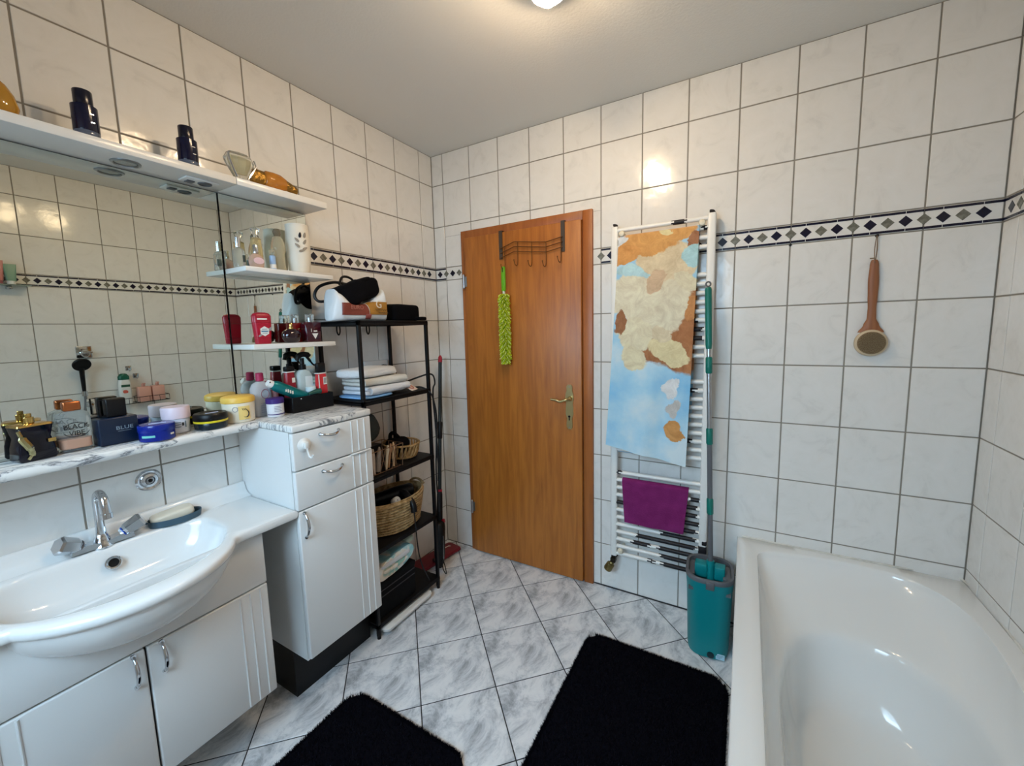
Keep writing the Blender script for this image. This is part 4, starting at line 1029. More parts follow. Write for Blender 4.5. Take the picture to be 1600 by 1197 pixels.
# carrier bag with print, on the top shelf
ZT = KZ[0]
def bag_top(s):   # height of the bag along its length
    pts = [(0, .05), (.07, .135), (.12, .118), (.3, .082), (.5, .075), (.68, .088), (.82, .125), (.93, .152), (1, .10)]
    for (a, h0), (b, h1) in zip(pts, pts[1:]):
        if s <= b: k = (s - a) / (b - a); k = k * k * (3 - 2 * k); return h0 + (h1 - h0) * k
    return pts[-1][1]
BY0, BY1 = -.948, -.648
def bag_pt(s, a, off=0.0):
    y = BY0 + (BY1 - BY0) * s; h = bag_top(s); en = min(1, max(.05, s / .12)) ** .5 * min(1, max(.05, (1 - s) / .07)) ** .5
    hx = .060 * (.22 + .78 * en); ca, sa = math.cos(a), math.sin(a)
    x = .185 + math.copysign(abs(ca) ** .32, ca) * hx * (1 - .25 * max(0, sa)) ; z = ZT + h * .5 + math.copysign(abs(sa) ** .6, sa) * h * .5
    q = noise.noise(Vector((y * 14, x * 14, z * 16))) * .006
    return (x + q + off, y, max(ZT + .0006, z))
bg_ = thing('carrier_bag', 'white plastic carrier bag with reddish-brown and gold print on the black rack', 'bag', (.205, -.83, ZT))
mb = MB(); mb.grid(lambda u, v: bag_pt(v, 2 * PI * u), 40, 44, closeu=True)
n0 = 40; mb.F.append(tuple(range(40))); mb.I.append(0); mb.F.append(tuple(43 * 40 + i for i in range(40))); mb.I.append(0)
part('bag_body', mb, mat('white_bag_plastic', (214, 220, 224), .38, bump=.35, bscale=18), bg_, ang=70)
def patch(s0, s1, z0, z1, off):
    def fn(u, v):
        s = s0 + (s1 - s0) * u; h = bag_top(s); zz = ZT + z0 + (z1 - z0) * v
        k = (zz - ZT - h * .5) / (h * .5); k = max(-.98, min(.98, k)); a = math.asin(math.copysign(abs(k) ** (1 / .6), k))
        return (bag_pt(s, a, off), (1, 0, 0))
    return fn
mb = MB(); mb.sheet(patch(.10, .56, .024, .076, .0022), 22, 10, .0008); pr_ = part('brown_print', mb, mat('rust_print', (122, 56, 44), .45), bg_, ang=60)
mb = MB(); mb.sheet(patch(.575, .93, .028, .088, .0022), 20, 10, .0008); pg_ = part('gold_print', mb, mat('gold_print', (164, 118, 48), .45), bg_, ang=60)
mb = MB(); mb.sheet(patch(.49, .60, .006, .030, .0034), 8, 5, .0008); part('red_seal_print', mb, mat('seal_print', (158, 88, 84), .5), bg_, ang=60)
text('lettering', 'EURO', .026, (.2540, -.848, ZT + .057), pr_, mat('pale_rust_print', (170, 112, 98), .5))
text('lettering', 'G', .05, (.2545, -.726, ZT + .074), pg_, mat('white_print', (226, 222, 212), .5))
for zz_, ya, yb in ((.050, -.748, -.680), (.036, -.728, -.672)):      # two lines of dark script
    mb = MB(); mb.tube([(.2548 + .0002 * (k % 2), ya + (yb - ya) * k / 40, ZT + zz_ + .0032 * math.sin(k * 1.9) + .0022 * math.sin(k * .83 + 1)) for k in range(41)], .0009, 4); part('script_line', mb, mat('dark_gold_print', (78, 54, 20), .5), pg_)
# black handbag slumped on the bag
hb = thing('handbag', 'black handbag with looped strap slumped on top of the white carrier bag', 'bag', (.215, -.80, ZT + .085))
Mb = Matrix.Translation((.182, -.800, ZT + .126)) @ Matrix.Rotation(math.radians(20), 4, 'X') @ Matrix.Rotation(math.radians(-8), 4, 'Y')
mb = MB(); mb.super((0, 0, 0), (.125, .225, .10), .5, 36, amp=.022, freq=13, seed=4, M=Mb); part('handbag_body', mb, BLACKF, hb, ang=70)
mb = MB(); mb.super((0, -.005, .038), (.12, .20, .03), .6, 24, amp=.006, freq=20, seed=2, M=Mb); part('handbag_flap', mb, BLACKF, hb, ang=70)
mb = MB(); mb.tube(bez([(.17, -.83, 1.655), (.14, -.875, 1.662), (.11, -.925, 1.642), (.10, -.945, 1.605), (.11, -.935, 1.578), (.13, -.905, 1.582), (.13, -.905, 1.605)], 36), .0065, 8); part('strap', mb, BLACKP, hb)
mb = MB(); mb.tube(bez([(.17, -.868, 1.650), (.165, -.85, 1.682), (.16, -.82, 1.690), (.16, -.79, 1.680), (.165, -.78, 1.655)], 24), .0055, 8); part('carry_loop', mb, BLACKP, hb)
mb = MB(); mb.tube(bez([(.16, -.66, 1.652), (.15, -.632, 1.652), (.145, -.62, 1.642), (.15, -.632, 1.627)], 14), .005, 8); part('strap_end', mb, BLACKP, hb)
# black pouch
mb = MB(); mb.super((0, 0, 0), (.12, .185, .085), .28, 36, amp=.008, freq=12, seed=9, M=Matrix.Translation((.185, -.528, ZT + .042)))
mb.super((.255, -.452, ZT + .012), (.05, .06, .02), .5, 16, amp=.004, freq=30)
solo('toiletry_pouch', mb, BLACKF, 'boxy black fabric pouch at the right end of the top rack shelf', 'pouch', (.185, -.528, ZT), ang=70)

# folded white towels with a tag
def folded(name, c, size, rz, m, label, layers=2, seed=0, group=None, tilt=0):
    L, W, H = size; mb = MB()
    Mt = Matrix.Translation(c) @ Matrix.Rotation(rz, 4, 'Z') @ Matrix.Rotation(tilt, 4, 'X')
    h = H / layers
    for k in range(layers):
        mb.super((0, 0, h * (k + .5)), (L * (1 - .03 * k), W * (1 - .02 * k), h * 1.1), .32, 40, amp=.010, freq=13, seed=seed + k * 3.1, M=Mt)
    # rounded fold along the front edge
    mb.tube([tuple(Mt @ Vector((L / 2 - h * .35, -W / 2 * .94 + W * .94 * t, H / 2 + .002 * math.sin(t * 9)))) for t in [i / 12 for i in range(13)]], H * .46, 12)
    return solo(name, mb, m, label, 'towel', c, group, ang=75)
Z2 = KZ[1]
folded('folded_towel', (.175, -.705, Z2 + .016), (.20, .27, .038), .05, TOWELW, 'lowest white folded towel of the stack on the second rack shelf', 2, 1)
folded('folded_towel', (.172, -.715, Z2 + .057), (.19, .26, .036), -.06, mat('cream_terry', (222, 218, 208), .95, bump=.6, bscale=260), 'cream folded towel in the middle of the stack on the second rack shelf', 2, 5)
mb = MB(); mb.super((0, 0, 0), (.18, .27, .045), .45, 40, amp=.016, freq=10, seed=8, M=Matrix.Translation((.17, -.745, Z2 + .117)) @ Matrix.Rotation(.15, 4, 'Z'))
mb.tube(bez([(.24, -.86, Z2 + .115), (.252, -.80, Z2 + .110), (.252, -.72, Z2 + .114), (.24, -.64, Z2 + .110)], 20), .013, 10)
solo('folded_towel', mb, mat('crumpled_white_terry', (230, 231, 232), .95, bump=.6, bscale=240), 'crumpled white towel on top of the folded stack', 'towel', (.17, -.745, Z2 + .09), ang=75)
mb = MB(); mb.super((0, 0, 0), (.20, .19, .0125), .4, 24, amp=.003, freq=18, seed=3, M=Matrix.Translation((.185, -.775, Z2 + .0078)))
solo('face_cloth', mb, mat('light_blue_terry', (128, 176, 222), .95, bump=.6, bscale=260), 'light blue face cloth peeking out below the white towel stack', 'cloth', (.235, -.80, Z2 + .002), ang=75)
tg = thing('paper_tag', 'white and red paper tag lying beside the towel stack on the rack', 'tag', (.25, -.545, Z2 + .0165), rz=.3)
mb = MB(); mb.rbox(-.03, .03, -.035, .035, 0, .0016, .0006, 1, M=Matrix.Rotation(.5, 4, 'Y')); part('card', mb, mat('tag_card', (226, 206, 196), .6), tg)
mb = MB(); mb.tube([(.017 * math.cos(a), .017 * math.sin(a), .0024) for a in [2 * PI * k / 20 for k in range(20)]], .002, 5, closed=True, M=Matrix.Rotation(.5, 4, 'Y')); part('red_print', mb, mat('tag_red', (170, 44, 40), .6), tg)
mb = MB(); mb.rbox(-.045, -.028, -.012, .03, .004, .008, .002, 1); part('white_clip', mb, WHITEG, tg)

# wall outlet with two plugs and cables
wo = thing('wall_outlet', 'white double wall outlet behind the towels on the rack', 'outlet', (0, -.56, 1.21))
mb = MB(); mb.rbox(0, .012, -.625, -.460, 1.200, 1.285, .004); part('cover_plate', mb, WHITEG, wo)
for y in (-.582, -.502):
    mb = MB(); mb.lathe([(.024, 0), (.024, .002), (.020, .0025), (.019, -.001)], (0, 0, 0), 24, M=Matrix.Translation((.012, y, 1.242)) @ RX); part('socket_ring', mb, WHITE, wo)
for y, lab in ((-.582, 'black power plug in the left socket of the wall outlet'), (-.502, 'black power plug in the right socket of the wall outlet')):
    mb = MB(); M = Matrix.Translation((.0125, y, 1.242)) @ RX
    mb.lathe([(.018, 0), (.019, .004), (.018, .024), (.011, .036), (.006, .05)], (0, 0, 0), 20, M=M)
    solo('power_plug', mb, BLACKP, lab, 'plug', (.03, y, 1.242))
mb = MB(); mb.tube(bez([(.062, -.502, 1.242), (.10, -.495, 1.215), (.15, -.50, 1.165), (.20, -.49, 1.14), (.26, -.475, 1.128 + .014), (.305, -.455, 1.11), (.318, -.44, 1.04), (.316, -.428, .96), (.308, -.425, .90), (.30, -.423, .80), (.298, -.43, .70), (.30, -.435, .60), (.305, -.43, .50), (.31, -.435, .445)], 90), .0044, 8)
solo('power_cable', mb, RUBBER, 'black cable hanging down the right side of the rack from the outlet', 'cable', (.30, -.43, .445))
mb = MB(); mb.tube(bez([(.062, -.582, 1.242), (.09, -.57, 1.20), (.12, -.56, 1.165), (.17, -.53, 1.165), (.23, -.48, 1.19), (.28, -.44, 1.208), (.305, -.428, 1.20), (.312, -.425, 1.16), (.305, -.433, 1.13), (.30, -.43, 1.06), (.305, -.428, .95), (.312, -.43, .80), (.314, -.431, .70), (.308, -.43, .62)], 90), .0046, 8)
solo('power_cable', mb, RUBBER, 'black cable looping from the left plug around the rack front post', 'cable', (.30, -.43, .62))

# third shelf: wire basket with brushes, small wicker basket, grey tulle
Z3 = KZ[2]
wbk = thing('wire_basket', 'small copper wire basket with brushes on the third rack shelf', 'basket', (.215, -.775, Z3))
A0, A1, B0, B1 = .14, .285, -.870, -.655
def rectp(z, g=0): return [(A0 - g, B0 - g, z), (A1 + g, B0 - g, z), (A1 + g, B1 + g, z), (A0 - g, B1 + g, z)]
CW = mat('rose_wire', (150, 118, 92), .35, metal=.8)
for z, g in ((Z3 + .004, -.01), (Z3 + .115, .0)):
    mb = MB(); mb.tube(rectp(z, g), .0022, 6, closed=True); part('rim_wire', mb, CW, wbk)
for k in range(7):
    y = B0 + (B1 - B0) * k / 6
    mb = MB(); mb.tube([(A1 - .01, y, Z3 + .004), (A1, y + (.03 if k % 2 == 0 else -.03) * (0 < k < 6), Z3 + .115)], .0018, 6); part('side_wire', mb, CW, wbk)
for k in range(4):
    x = A0 + (A1 - A0) * k / 3
    mb = MB(); mb.tube([(x, B1 - .01, Z3 + .004), (x, B1, Z3 + .115)], .0018, 6); part('side_wire', mb, CW, wbk)
    mb = MB(); mb.tube([(x, B0 + .01, Z3 + .004), (x, B0, Z3 + .115)], .0018, 6); part('side_wire', mb, CW, wbk)
random.seed(21)
for i, (y, c, lab) in enumerate(((-.70, (196, 160, 120), 'tan wooden make-up brush standing at the right of the wire basket'), (-.725, (170, 128, 92), 'brown make-up brush in the wire basket'), (-.75, (206, 188, 160), 'pale make-up brush leaning in the wire basket'), (-.79, (150, 140, 132), 'grey hair brush in the middle of the wire basket'), (-.83, (176, 160, 148), 'beige tube at the left of the wire basket'))):
    mb = MB(); x = .262 - .01 * (i % 2); dx = random.uniform(-.01, .012)
    mb.tube([(x, y, Z3 + .006), (x + dx, y + .006, Z3 + .07), (x + dx * 1.4, y + .012, Z3 + .10), (x + dx * 1.6, y + .014, Z3 + .122)], [.006 + .006 * (i > 2), .007 + .006 * (i > 2), .009, .004], 10)
    solo('make_up_brush' if i < 3 else 'toiletry_tube' if i == 4 else 'hair_brush', mb, mat('brush_%d' % i, c, .5), lab, 'brush' if i < 4 else 'tube', (x, y, Z3 + .006))
mb = MB(); mb.super((0, 0, 0), (.10, .15, .16), .8, 30, amp=.03, freq=14, seed=5, M=Matrix.Translation((.10, -.73, Z3 + .175)))
mb.super((0, 0, 0), (.09, .12, .12), .8, 26, amp=.03, freq=16, seed=7, M=Matrix.Translation((.105, -.80, Z3 + .15)))
solo('tulle_bundle', mb, mat('dark_grey_tulle', (62, 70, 68), .95, alpha=.75), 'loose dark grey bundle of tulle behind the wire basket', 'fabric', (.10, -.76, Z3 + .08), ang=80)
mb = MB(); mb.box(.05, .14, -.87, -.66, Z3 + .002, Z3 + .095); 
solo('storage_case', mb, BLACKP, 'low black case under the grey tulle on the third shelf', 'case', (.095, -.765, Z3), smooth=False)
sb = thing('wicker_tray', 'small oval wicker tray basket on the right of the third rack shelf', 'basket', (.16, -.545, Z3))
WD = mat('honey_wicker', (166, 132, 84), .75, bump=.6, bscale=120, var=22, vscale=50)
nst = 26
def ov(a, z, g): return (.16 + (.095 + g) * math.cos(a), -.545 + (.085 + g) * math.sin(a), z)
mb = MB(); mb.lathe([(0, 0), (1, 0), (1, .006), (0, .006)], (.16, -.545, Z3 + .001), 26, sx=.078, sy=.068); part('tray_base', mb, WD, sb)
for k in range(nst):
    a = 2 * PI * k / nst; mb = MB(); mb.tube([ov(a, Z3 + .004, -.016), ov(a + .1, Z3 + .035, -.004), ov(a + .2, Z3 + .072, .004)], [.0055, .0075, .0045], 6); part('wicker_strand', mb, WD, sb)
for z, g in ((Z3 + .074, .005), (Z3 + .010, -.012)):
    mb = MB(); mb.tube([ov(2 * PI * k / 36, z, g) for k in range(36)], .0055, 6, closed=True); part('braided_rim', mb, WD, sb)
mb = MB(); mb.super((0, 0, 0), (.13, .11, .09), .7, 28, amp=.022, freq=16, seed=6, M=Matrix.Translation((.15, -.56, Z3 + .062)))
mb.tube(bez([(.14, -.60, Z3 + .09), (.15, -.605, Z3 + .13), (.16, -.59, Z3 + .135), (.17, -.56, Z3 + .10)], 14), [.012] * 13 + [.006] * 2 if False else .010, 8)
solo('hair_scarf', mb, BLACKF, 'crumpled black cloth lying in the small wicker tray', 'fabric', (.15, -.56, Z3 + .02), ang=80)

# fourth shelf: big woven basket with hair dryer
Z4 = KZ[3]
wk = thing('woven_basket', 'large oval woven seagrass basket on the fourth rack shelf', 'basket', (.165, -.625, Z4))
mb = MB(); mb.lathe([(0, .006), (.72, .006), (.80, .02), (.90, .08), (.99, .165), (1.0, .172), (1.04, .170), (1.03, .158), (.94, .08), (.85, .014), (.78, 0), (0, 0)], (.165, -.635, Z4 + .001), 44, sx=.122, sy=.185); part('basket_wall', mb, WICKER, wk, ang=60)
for k in range(11):
    z = .012 + k * .0145; s = .85 + (1.035 - .85) * (z / .165)
    mb = MB(); mb.tube([(.165 + .122 * (s + .012) * math.cos(a), -.635 + .185 * (s + .012) * math.sin(a), Z4 + z + .002 * math.sin(5 * a + k)) for a in [2 * PI * q / 44 for q in range(44)]], .0062, 6, closed=True); part('coil', mb, WICKER, wk)
for sy, rot in ((-1, 0), (1, PI)):
    mb = MB(); mb.tube(bez([(.165 + q * .05, -.635 + sy * (.19), Z4 + .165 + (.022 * (1 - q * q))) for q in (-1, -.5, 0, .5, 1)], 14), .007, 8); part('basket_handle', mb, WICKER, wk)
hdry = thing('hair_dryer', 'black hair dryer with its handle hanging over the woven basket rim', 'hair dryer', (.22, -.60, Z4 + .16))
mb = MB(); mb.tube([(.11, -.73, Z4 + .145), (.125, -.70, Z4 + .15), (.17, -.61, Z4 + .158), (.205, -.54, Z4 + .165), (.21, -.53, Z4 + .165)], [.028, .034, .038, .034, .028], 18); part('dryer_barrel', mb, BLACKP, hdry)
mb = MB(); mb.tube(bez([(.185, -.60, Z4 + .16), (.24, -.612, Z4 + .175), (.30, -.625, Z4 + .135), (.312, -.63, Z4 + .095)], 12), .0155, 12); part('dryer_handle', mb, BLACKP, hdry)
mb = MB(); mb.tube(bez([(.312, -.63, Z4 + .098), (.316, -.632, Z4 + .06), (.318, -.628, Z4 - .04), (.316, -.615, Z4 - .14), (.312, -.59, Z4 - .22), (.306, -.56, Z4 - .28), (.29, -.52, KZ[4] + .012)], 40), .0032, 8); part('dryer_cable', mb, RUBBER, hdry)
mb = MB(); mb.super((.13, -.62, Z4 + .09), (.17, .26, .12), .6, 28, amp=.015, freq=14, seed=12)
solo('black_cloth', mb, BLACKF, 'black cloth filling the large woven basket', 'fabric', (.13, -.62, Z4 + .03), ang=80)
wc = thing('white_jar', 'small white cream jar peeking out of the woven basket', 'jar', (.215, -.665, Z4 + .145), rz=0)
MJ = Matrix.Rotation(math.radians(60), 4, 'Y')
mb = MB(); mb.lathe([(.018, -.01), (.02, 0), (.02, .022), (.018, .026), (0, .026)], (0, 0, 0), 20, M=MJ); part('jar_body', mb, WHITEG, wc)
mb = MB(); mb.box(-.004, .004, -.001, .001, .0262, .0268, M=MJ); mb.box(-.001, .001, -.005, .001, .0262, .0268, M=MJ); part('jar_mark', mb, BLACKP, wc, smooth=False)

# bottom shelf: dark storage box with a folded patterned towel
Z5 = KZ[4]
sbx = thing('storage_box', 'dark fabric storage box with two grey stripes on the bottom rack shelf', 'box', (.15, -.745, Z5))
mb = MB(); mb.rbox(.032, .279, -.866, -.612, Z5 + .001, Z5 + .165, .006); part('box_body', mb, mat('charcoal_fabric', (7, 8, 11), .85, spec=.2), sbx)
for z in (.105, .135):
    mb = MB(); mb.box(.2792, .2802, -.862, -.616, Z5 + z, Z5 + z + .005); part('stripe', mb, mat('grey_stripe', (58, 54, 58), .7), sbx, smooth=False)
mb = MB(); mb.rbox(.031, .2815, -.868, -.609, Z5 + .150, Z5 + .178, .005); part('box_lid', mb, mat('charcoal_fabric', (7, 8, 11), .85, spec=.2), sbx)
def mat_pat():
    m = bpy.data.materials.new('aqua_print_terry'); m.use_nodes = True; nt = m.node_tree; b = nt.nodes['Principled BSDF']
    tc_ = N(nt, 'ShaderNodeTexCoord'); n_ = N(nt, 'ShaderNodeTexNoise', Scale=13.0, Detail=2.0, Distortion=.8); nt.links.new(tc_.outputs['Object'], n_.inputs['Vector'])
    r_ = ramp(nt, [(.36, (140, 196, 204)), (.46, (176, 216, 216)), (.52, (232, 234, 230)), (.64, (226, 214, 196)), (.70, (150, 190, 176))]); nt.links.new(n_.outputs['Fac'], r_.inputs['Fac']); nt.links.new(r_.outputs[0], b.inputs['Base Color']); b.inputs['Roughness'].default_value = .95
    return m
PATT = mat_pat()
def roll(u, v):   # folded towel: a thick spiral-like fold seen from its end
    a = u * 2 * PI; r1, r2 = .050, .125
    y = -.735 + math.copysign(abs(math.cos(a)) ** .7, math.cos(a)) * r2; z = Z5 + .182 + .046 + math.copysign(abs(math.sin(a)) ** .8, math.sin(a)) * .045 + (y + .735) * .12
    x = .06 + .215 * v
    return (x, y, z + .006 * noise.noise(Vector((y * 20, x * 20, 1))))
ft = thing('folded_towel', 'folded aqua and white patterned towel on the dark storage box', 'towel', (.15, -.735, Z5 + .18))
mb = MB(); mb.grid(roll, 40, 12, closeu=True); mb.F.append(tuple(range(40))); mb.I.append(0); mb.F.append(tuple(11 * 40 + i for i in range(40))); mb.I.append(0); part('outer_fold', mb, PATT, ft, ang=60)
for k, (dz, ww) in enumerate(((.018, .19), (-.012, .17))):
    mb = MB(); mb.super((.272, -.735, Z5 + .228 + dz), (.022, ww, .020), .4, 24, amp=.003, freq=30); part('inner_fold', mb, PATT if k else TOWELW, ft, ang=70)
mb = MB(); mb.super((.20, -.585, Z5 + .262), (.06, .07, .035), .7, 18, amp=.004); part('corner_flap', mb, mat('pale_mint_terry', (206, 222, 206), .95), ft, ang=70)

# white bathroom scale under the rack
sc_ = thing('bathroom_scale', 'thin white bathroom scale on the floor under the black rack', 'scale', (.18, -.69, 0))
mb = MB(); loft(mb, [[(.178 + a, -.692 + b, z) for a, b in stadium(hx, hy, .03)] for z, hx, hy in ((.014, .136, .160), (.018, .142, .166), (.032, .144, .168), (.037, .140, .164))]); part('platform', mb, WHITEG, sc_, ang=50)
for fx_, fy_ in ((.08, -.82), (.08, -.56), (.28, -.82), (.28, -.56)):
    mb = MB(); mb.cyl((fx_, fy_, 0), (fx_, fy_, .015), .014, seg=14); part('foot', mb, GREYP, sc_)

# ------------------------------------------------------------------ floor wiper / steam mop leaning in the corner
sm = thing('steam_mop', 'black steam mop with red head leaning in the corner by the door', 'steam mop', (.16, -.20, 0))
tp, bt_ = Vector((.075, -.085, 1.282)), Vector((.205, -.335, .06))
def sp_(t): return tuple(bt_.lerp(tp, t))
DKG = mat('dark_green_black_tube', (16, 26, 28), .35)
mb = MB(); mb.tube([sp_(.32), sp_(.97)], .0115, 14); part('pole', mb, DKG, sm)
mb = MB(); mb.tube([sp_(.965), sp_(.97), sp_(.99), sp_(1.0)], [.0125, .0135, .0125, .006], 14); part('red_cap', mb, REDP, sm)
mb = MB(); mb.tube([sp_(.585), sp_(.59), sp_(.665), sp_(.67)], [.0125, .0155, .0155, .0125], 14); part('pole_joint', mb, BLACKP, sm)
mb = MB(); mb.tube([sp_(.19), sp_(.20), sp_(.32), sp_(.335)], [.017, .019, .0175, .014], 14); part('upper_housing', mb, BLACKP, sm)
mb = MB(); mb.tube([sp_(.333), sp_(.343)], .0150, 16); part('red_ring', mb, REDP, sm)
mb = MB(); q = Vector(sp_(.195)); mb.tube([tuple(q + Vector((.010, .004, -.004))), tuple(q + Vector((.028, .012, .004)))], .012, 14); part('red_button', mb, REDP, sm)
hrg = []
for t, w, d in ((.20, .020, .017), (.19, .033, .026), (.165, .036, .030), (.05, .035, .030), (.01, .028, .024), (-.01, .016, .014)):
    c = Vector(sp_(t)) + Vector((.012, -.012, 0)); hrg.append([(c.x + d * math.cos(a), c.y + w * math.sin(a), c.z) for a in [2 * PI * k / 16 for k in range(16)]])
mb = MB(); loft(mb, hrg); part('tank_housing', mb, BLACKP, sm, ang=50)
mb = MB(); mb.tube(bez([(.244, -.335, .24), (.250, -.345, .19), (.252, -.352, .11)], 14), .0022, 6); part('silver_trim', mb, STEEL, sm)
mb = MB(); c = Vector(sp_(0.0)); mb.tube([(c.x, c.y, c.z + .01), (.115, -.28, .026)], [.014, .012], 12); part('joint', mb, BLACKP, sm)
Mh2 = Matrix.Translation((.090, -.232, .004)) @ Matrix.Rotation(math.radians(-8), 4, 'Z')
mb = MB(); loft(mb, [[tuple(Mh2 @ Vector((a, b, z))) for a, b in stadium(hx, hy, .02, 5)] for z, hx, hy in ((0, .054, .166), (.006, .060, .172), (.018, .059, .171), (.024, .052, .164))]); hdm = part('red_head', mb, mat('dark_red_plastic', (118, 22, 36), .4), sm, ang=50)
mb = MB(); mb.tube([tuple(Mh2 @ Vector(p)) for p in ((-.018, .045, .0245), (-.016, .10, .0245), (-.014, .128, .0245))], [.003, .004, .002], 4); mb.tube([tuple(Mh2 @ Vector(p)) for p in ((-.014, .12, .0245), (-.002, .132, .0245))], [.003, .0015], 4); part('white_mark', mb, mat('white_print', (226, 222, 212), .5), hdm)
mb = MB(); mb.tube(bez([(.235, -.345, .12), (.262, -.35, .06), (.268, -.352, .02), (.25, -.356, .05), (.232, -.35, .12)], 20), .0028, 6); part('cord_loop', mb, RUBBER, sm)

# ------------------------------------------------------------------ products on the marble ledge
ZL = 1.1145
def cylprof(r, h, e=.003, r2=None):
    r2 = r if r2 is None else r2
    return [(0, 0), (r - e, 0), (r, e), (r2, h - e), (r2 - e, h), (0, h)]
# black and gold perfume
pb = thing('perfume_bottle', 'black perfume bottle with gold neck and gold trim at the left of the ledge', 'perfume', (.066, -1.806, ZL), rz=.22)
pb.scale = (1.05, 1.05, 1.22)
mb = MB(); loft(mb, [[(a, b, z) for a, b in stadium(hx, hy, .006, 3)] for z, hx, hy in ((0, .024, .033), (.004, .026, .036), (.03, .025, .034), (.05, .022, .029), (.07, .025, .033), (.076, .026, .034))]); part('bottle_body', mb, mat('gloss_black_glass', (10, 10, 24), .08), pb, ang=40)
mb = MB(); loft(mb, [[(a, b, z) for a, b in stadium(hx, hy, .006, 3)] for z, hx, hy in ((.0765, .0262, .0345), (.080, .0255, .034), (.0815, .022, .030))]); part('gold_shoulder', mb, GOLD, pb, ang=40)
mb = MB(); mb.lathe(cylprof(.0095, .014, .001), (0, 0, .0815), 18); mb.lathe(cylprof(.006, .008, .001), (0, 0, .0955), 14); part('gold_neck', mb, GOLD, pb)
mb = MB(); mb.tube(bez([(.0265, -.033, .070), (.031, -.028, .05), (.033, -.020, .034), (.032, -.016, .018), (.028, -.022, .006)], 20), [.004] * 4 + [.008] * 8 + [.006] * 5 + [.003] * 4, 8) ; part('gold_swirl', mb, mat('pale_gold', (196, 188, 140), .2, metal=1), pb)
mb = MB(); mb.rbox(.0245, .028, .018, .034, .036, .044, .001); part('gold_bar', mb, GOLD, pb)
# clear perfume with copper cap
pc = thing('perfume_bottle', 'clear round-shouldered perfume bottle with copper cap and orange liquid on the ledge', 'perfume', (.0575, -1.722, ZL), rz=.03)
pc.scale = (1, 1.03, 1.22)
mb = MB(); loft(mb, [[(a, b, z) for a, b in stadium(hx, hy, r, 5)] for z, hx, hy, r in ((0, .016, .032, .014), (.003, .018, .035, .016), (.02, .0195, .037, .018), (.075, .0195, .036, .018), (.09, .018, .033, .017), (.096, .013, .02, .012))]); part('glass', mb, mat('milky_glass', (232, 238, 240), .05, trans=.9, ior=1.07), pc, ang=45)
mb = MB(); loft(mb, [[(a, b, z) for a, b in stadium(hx, hy, r, 5)] for z, hx, hy, r in ((.007, .013, .029, .012), (.009, .0155, .032, .014), (.030, .0155, .0325, .014))]); part('liquid', mb, mat('orange_perfume', (240, 172, 132), .2, trans=.2, ior=1.33), pc, ang=45)
mb = MB(); mb.rbox(-.012, .012, -.018, .018, .0965, .119, .004, 3); part('cap', mb, COPPER, pc)
INK = mat('black_ink', (28, 26, 30), .5)
text('lettering', 'BLACK', .0165, (.0205, 0, .060), pc, INK, sx=1.02); text('lettering', 'VIBE', .0165, (.0205, 0, .044), pc, INK, sx=1.02)
mb = MB()
for s_ in (1, -1): mb.tube([(.0204, .027 * math.cos(a), .0525 + s_ * .017 * math.sin(a)) for a in [.35 + (PI - .7) * k / 14 for k in range(15)]], .0007, 4)
part('label_outline', mb, INK, pc)
# navy cologne BLUE
pn = thing('cologne_bottle', 'square navy cologne bottle with black handle cap lettered BLUE on the ledge', 'cologne', (.058, -1.632, ZL), rz=.03)
pn.scale = (1, 1.04, 1.0)
mb = MB(); mb.rbox(-.026, .026, -.045, .045, 0, .083, .004, 3); part('bottle_body', mb, mat('navy_satin', (14, 30, 52), .3), pn)
mb = MB(); mb.rbox(-.014, .014, -.020, .026, .0835, .140, .004, 3); part('cap', mb, BLACKP, pn)
mb = MB(); mb.tube([(.004, -.018, .138), (.004, -.031, .138), (.004, -.031, .09), (.004, -.020, .088)], .0022, 6); part('cap_handle', mb, BLACKP, pn)
text('lettering', 'BLUE', .0155, (.0264, .012, .049), pn, mat('grey_ink', (128, 146, 160), .4), sx=1.15)
mb = MB(); mb.box(.0262, .0266, -.004, .026, .039, .0398); part('underline', mb, mat('grey_ink', (128, 146, 160), .4), pn, smooth=False)
# blue tin
tn = thing('cream_tin', 'round royal blue cream tin with pale green stripe on the ledge front', 'tin', (.125, -1.555, ZL), rz=-.1)
tn.scale = (1.04, 1.04, 1.14)
BT = mat('royal_blue_tin', (8, 32, 128), .25)
mb = MB(); mb.lathe([(0, 0), (.0415, 0), (.0435, .002), (.0435, .028), (.042, .029)], (0, 0, 0), 40); part('tin_base', mb, BT, tn)
mb = MB(); mb.lathe([(.0445, .026), (.0452, .027), (.0452, .041), (.044, .044), (.038, .0455), (0, .0455)], (0, 0, 0), 40); ld = part('tin_lid', mb, mat('blue_lid', (12, 36, 134), .22), tn)
def band(mb, r, a0, a1, z0, z1, n=16):
    mb.sheet(lambda u, v: ((r * math.cos(a0 + (a1 - a0) * u), r * math.sin(a0 + (a1 - a0) * u), z0 + (z1 - z0) * v), (math.cos(a0 + (a1 - a0) * u), math.sin(a0 + (a1 - a0) * u), 0)), n, 2, .0005); return mb
mb = band(MB(), .0438, -1.15, -.35, .012, .018); part('green_stripe', mb, mat('mint_stripe', (120, 200, 186), .35), tn)
mb = band(MB(), .0438, .55, .85, .013, .018); part('white_stripe', mb, mat('white_print', (226, 222, 212), .5), tn)
mb = MB(); mb.tube([(.008 + .002 * k, -.02 + .01 * k, .0459) for k in range(5)], .0022, 4); part('lid_print', mb, mat('silver_print', (170, 176, 200), .3), ld)
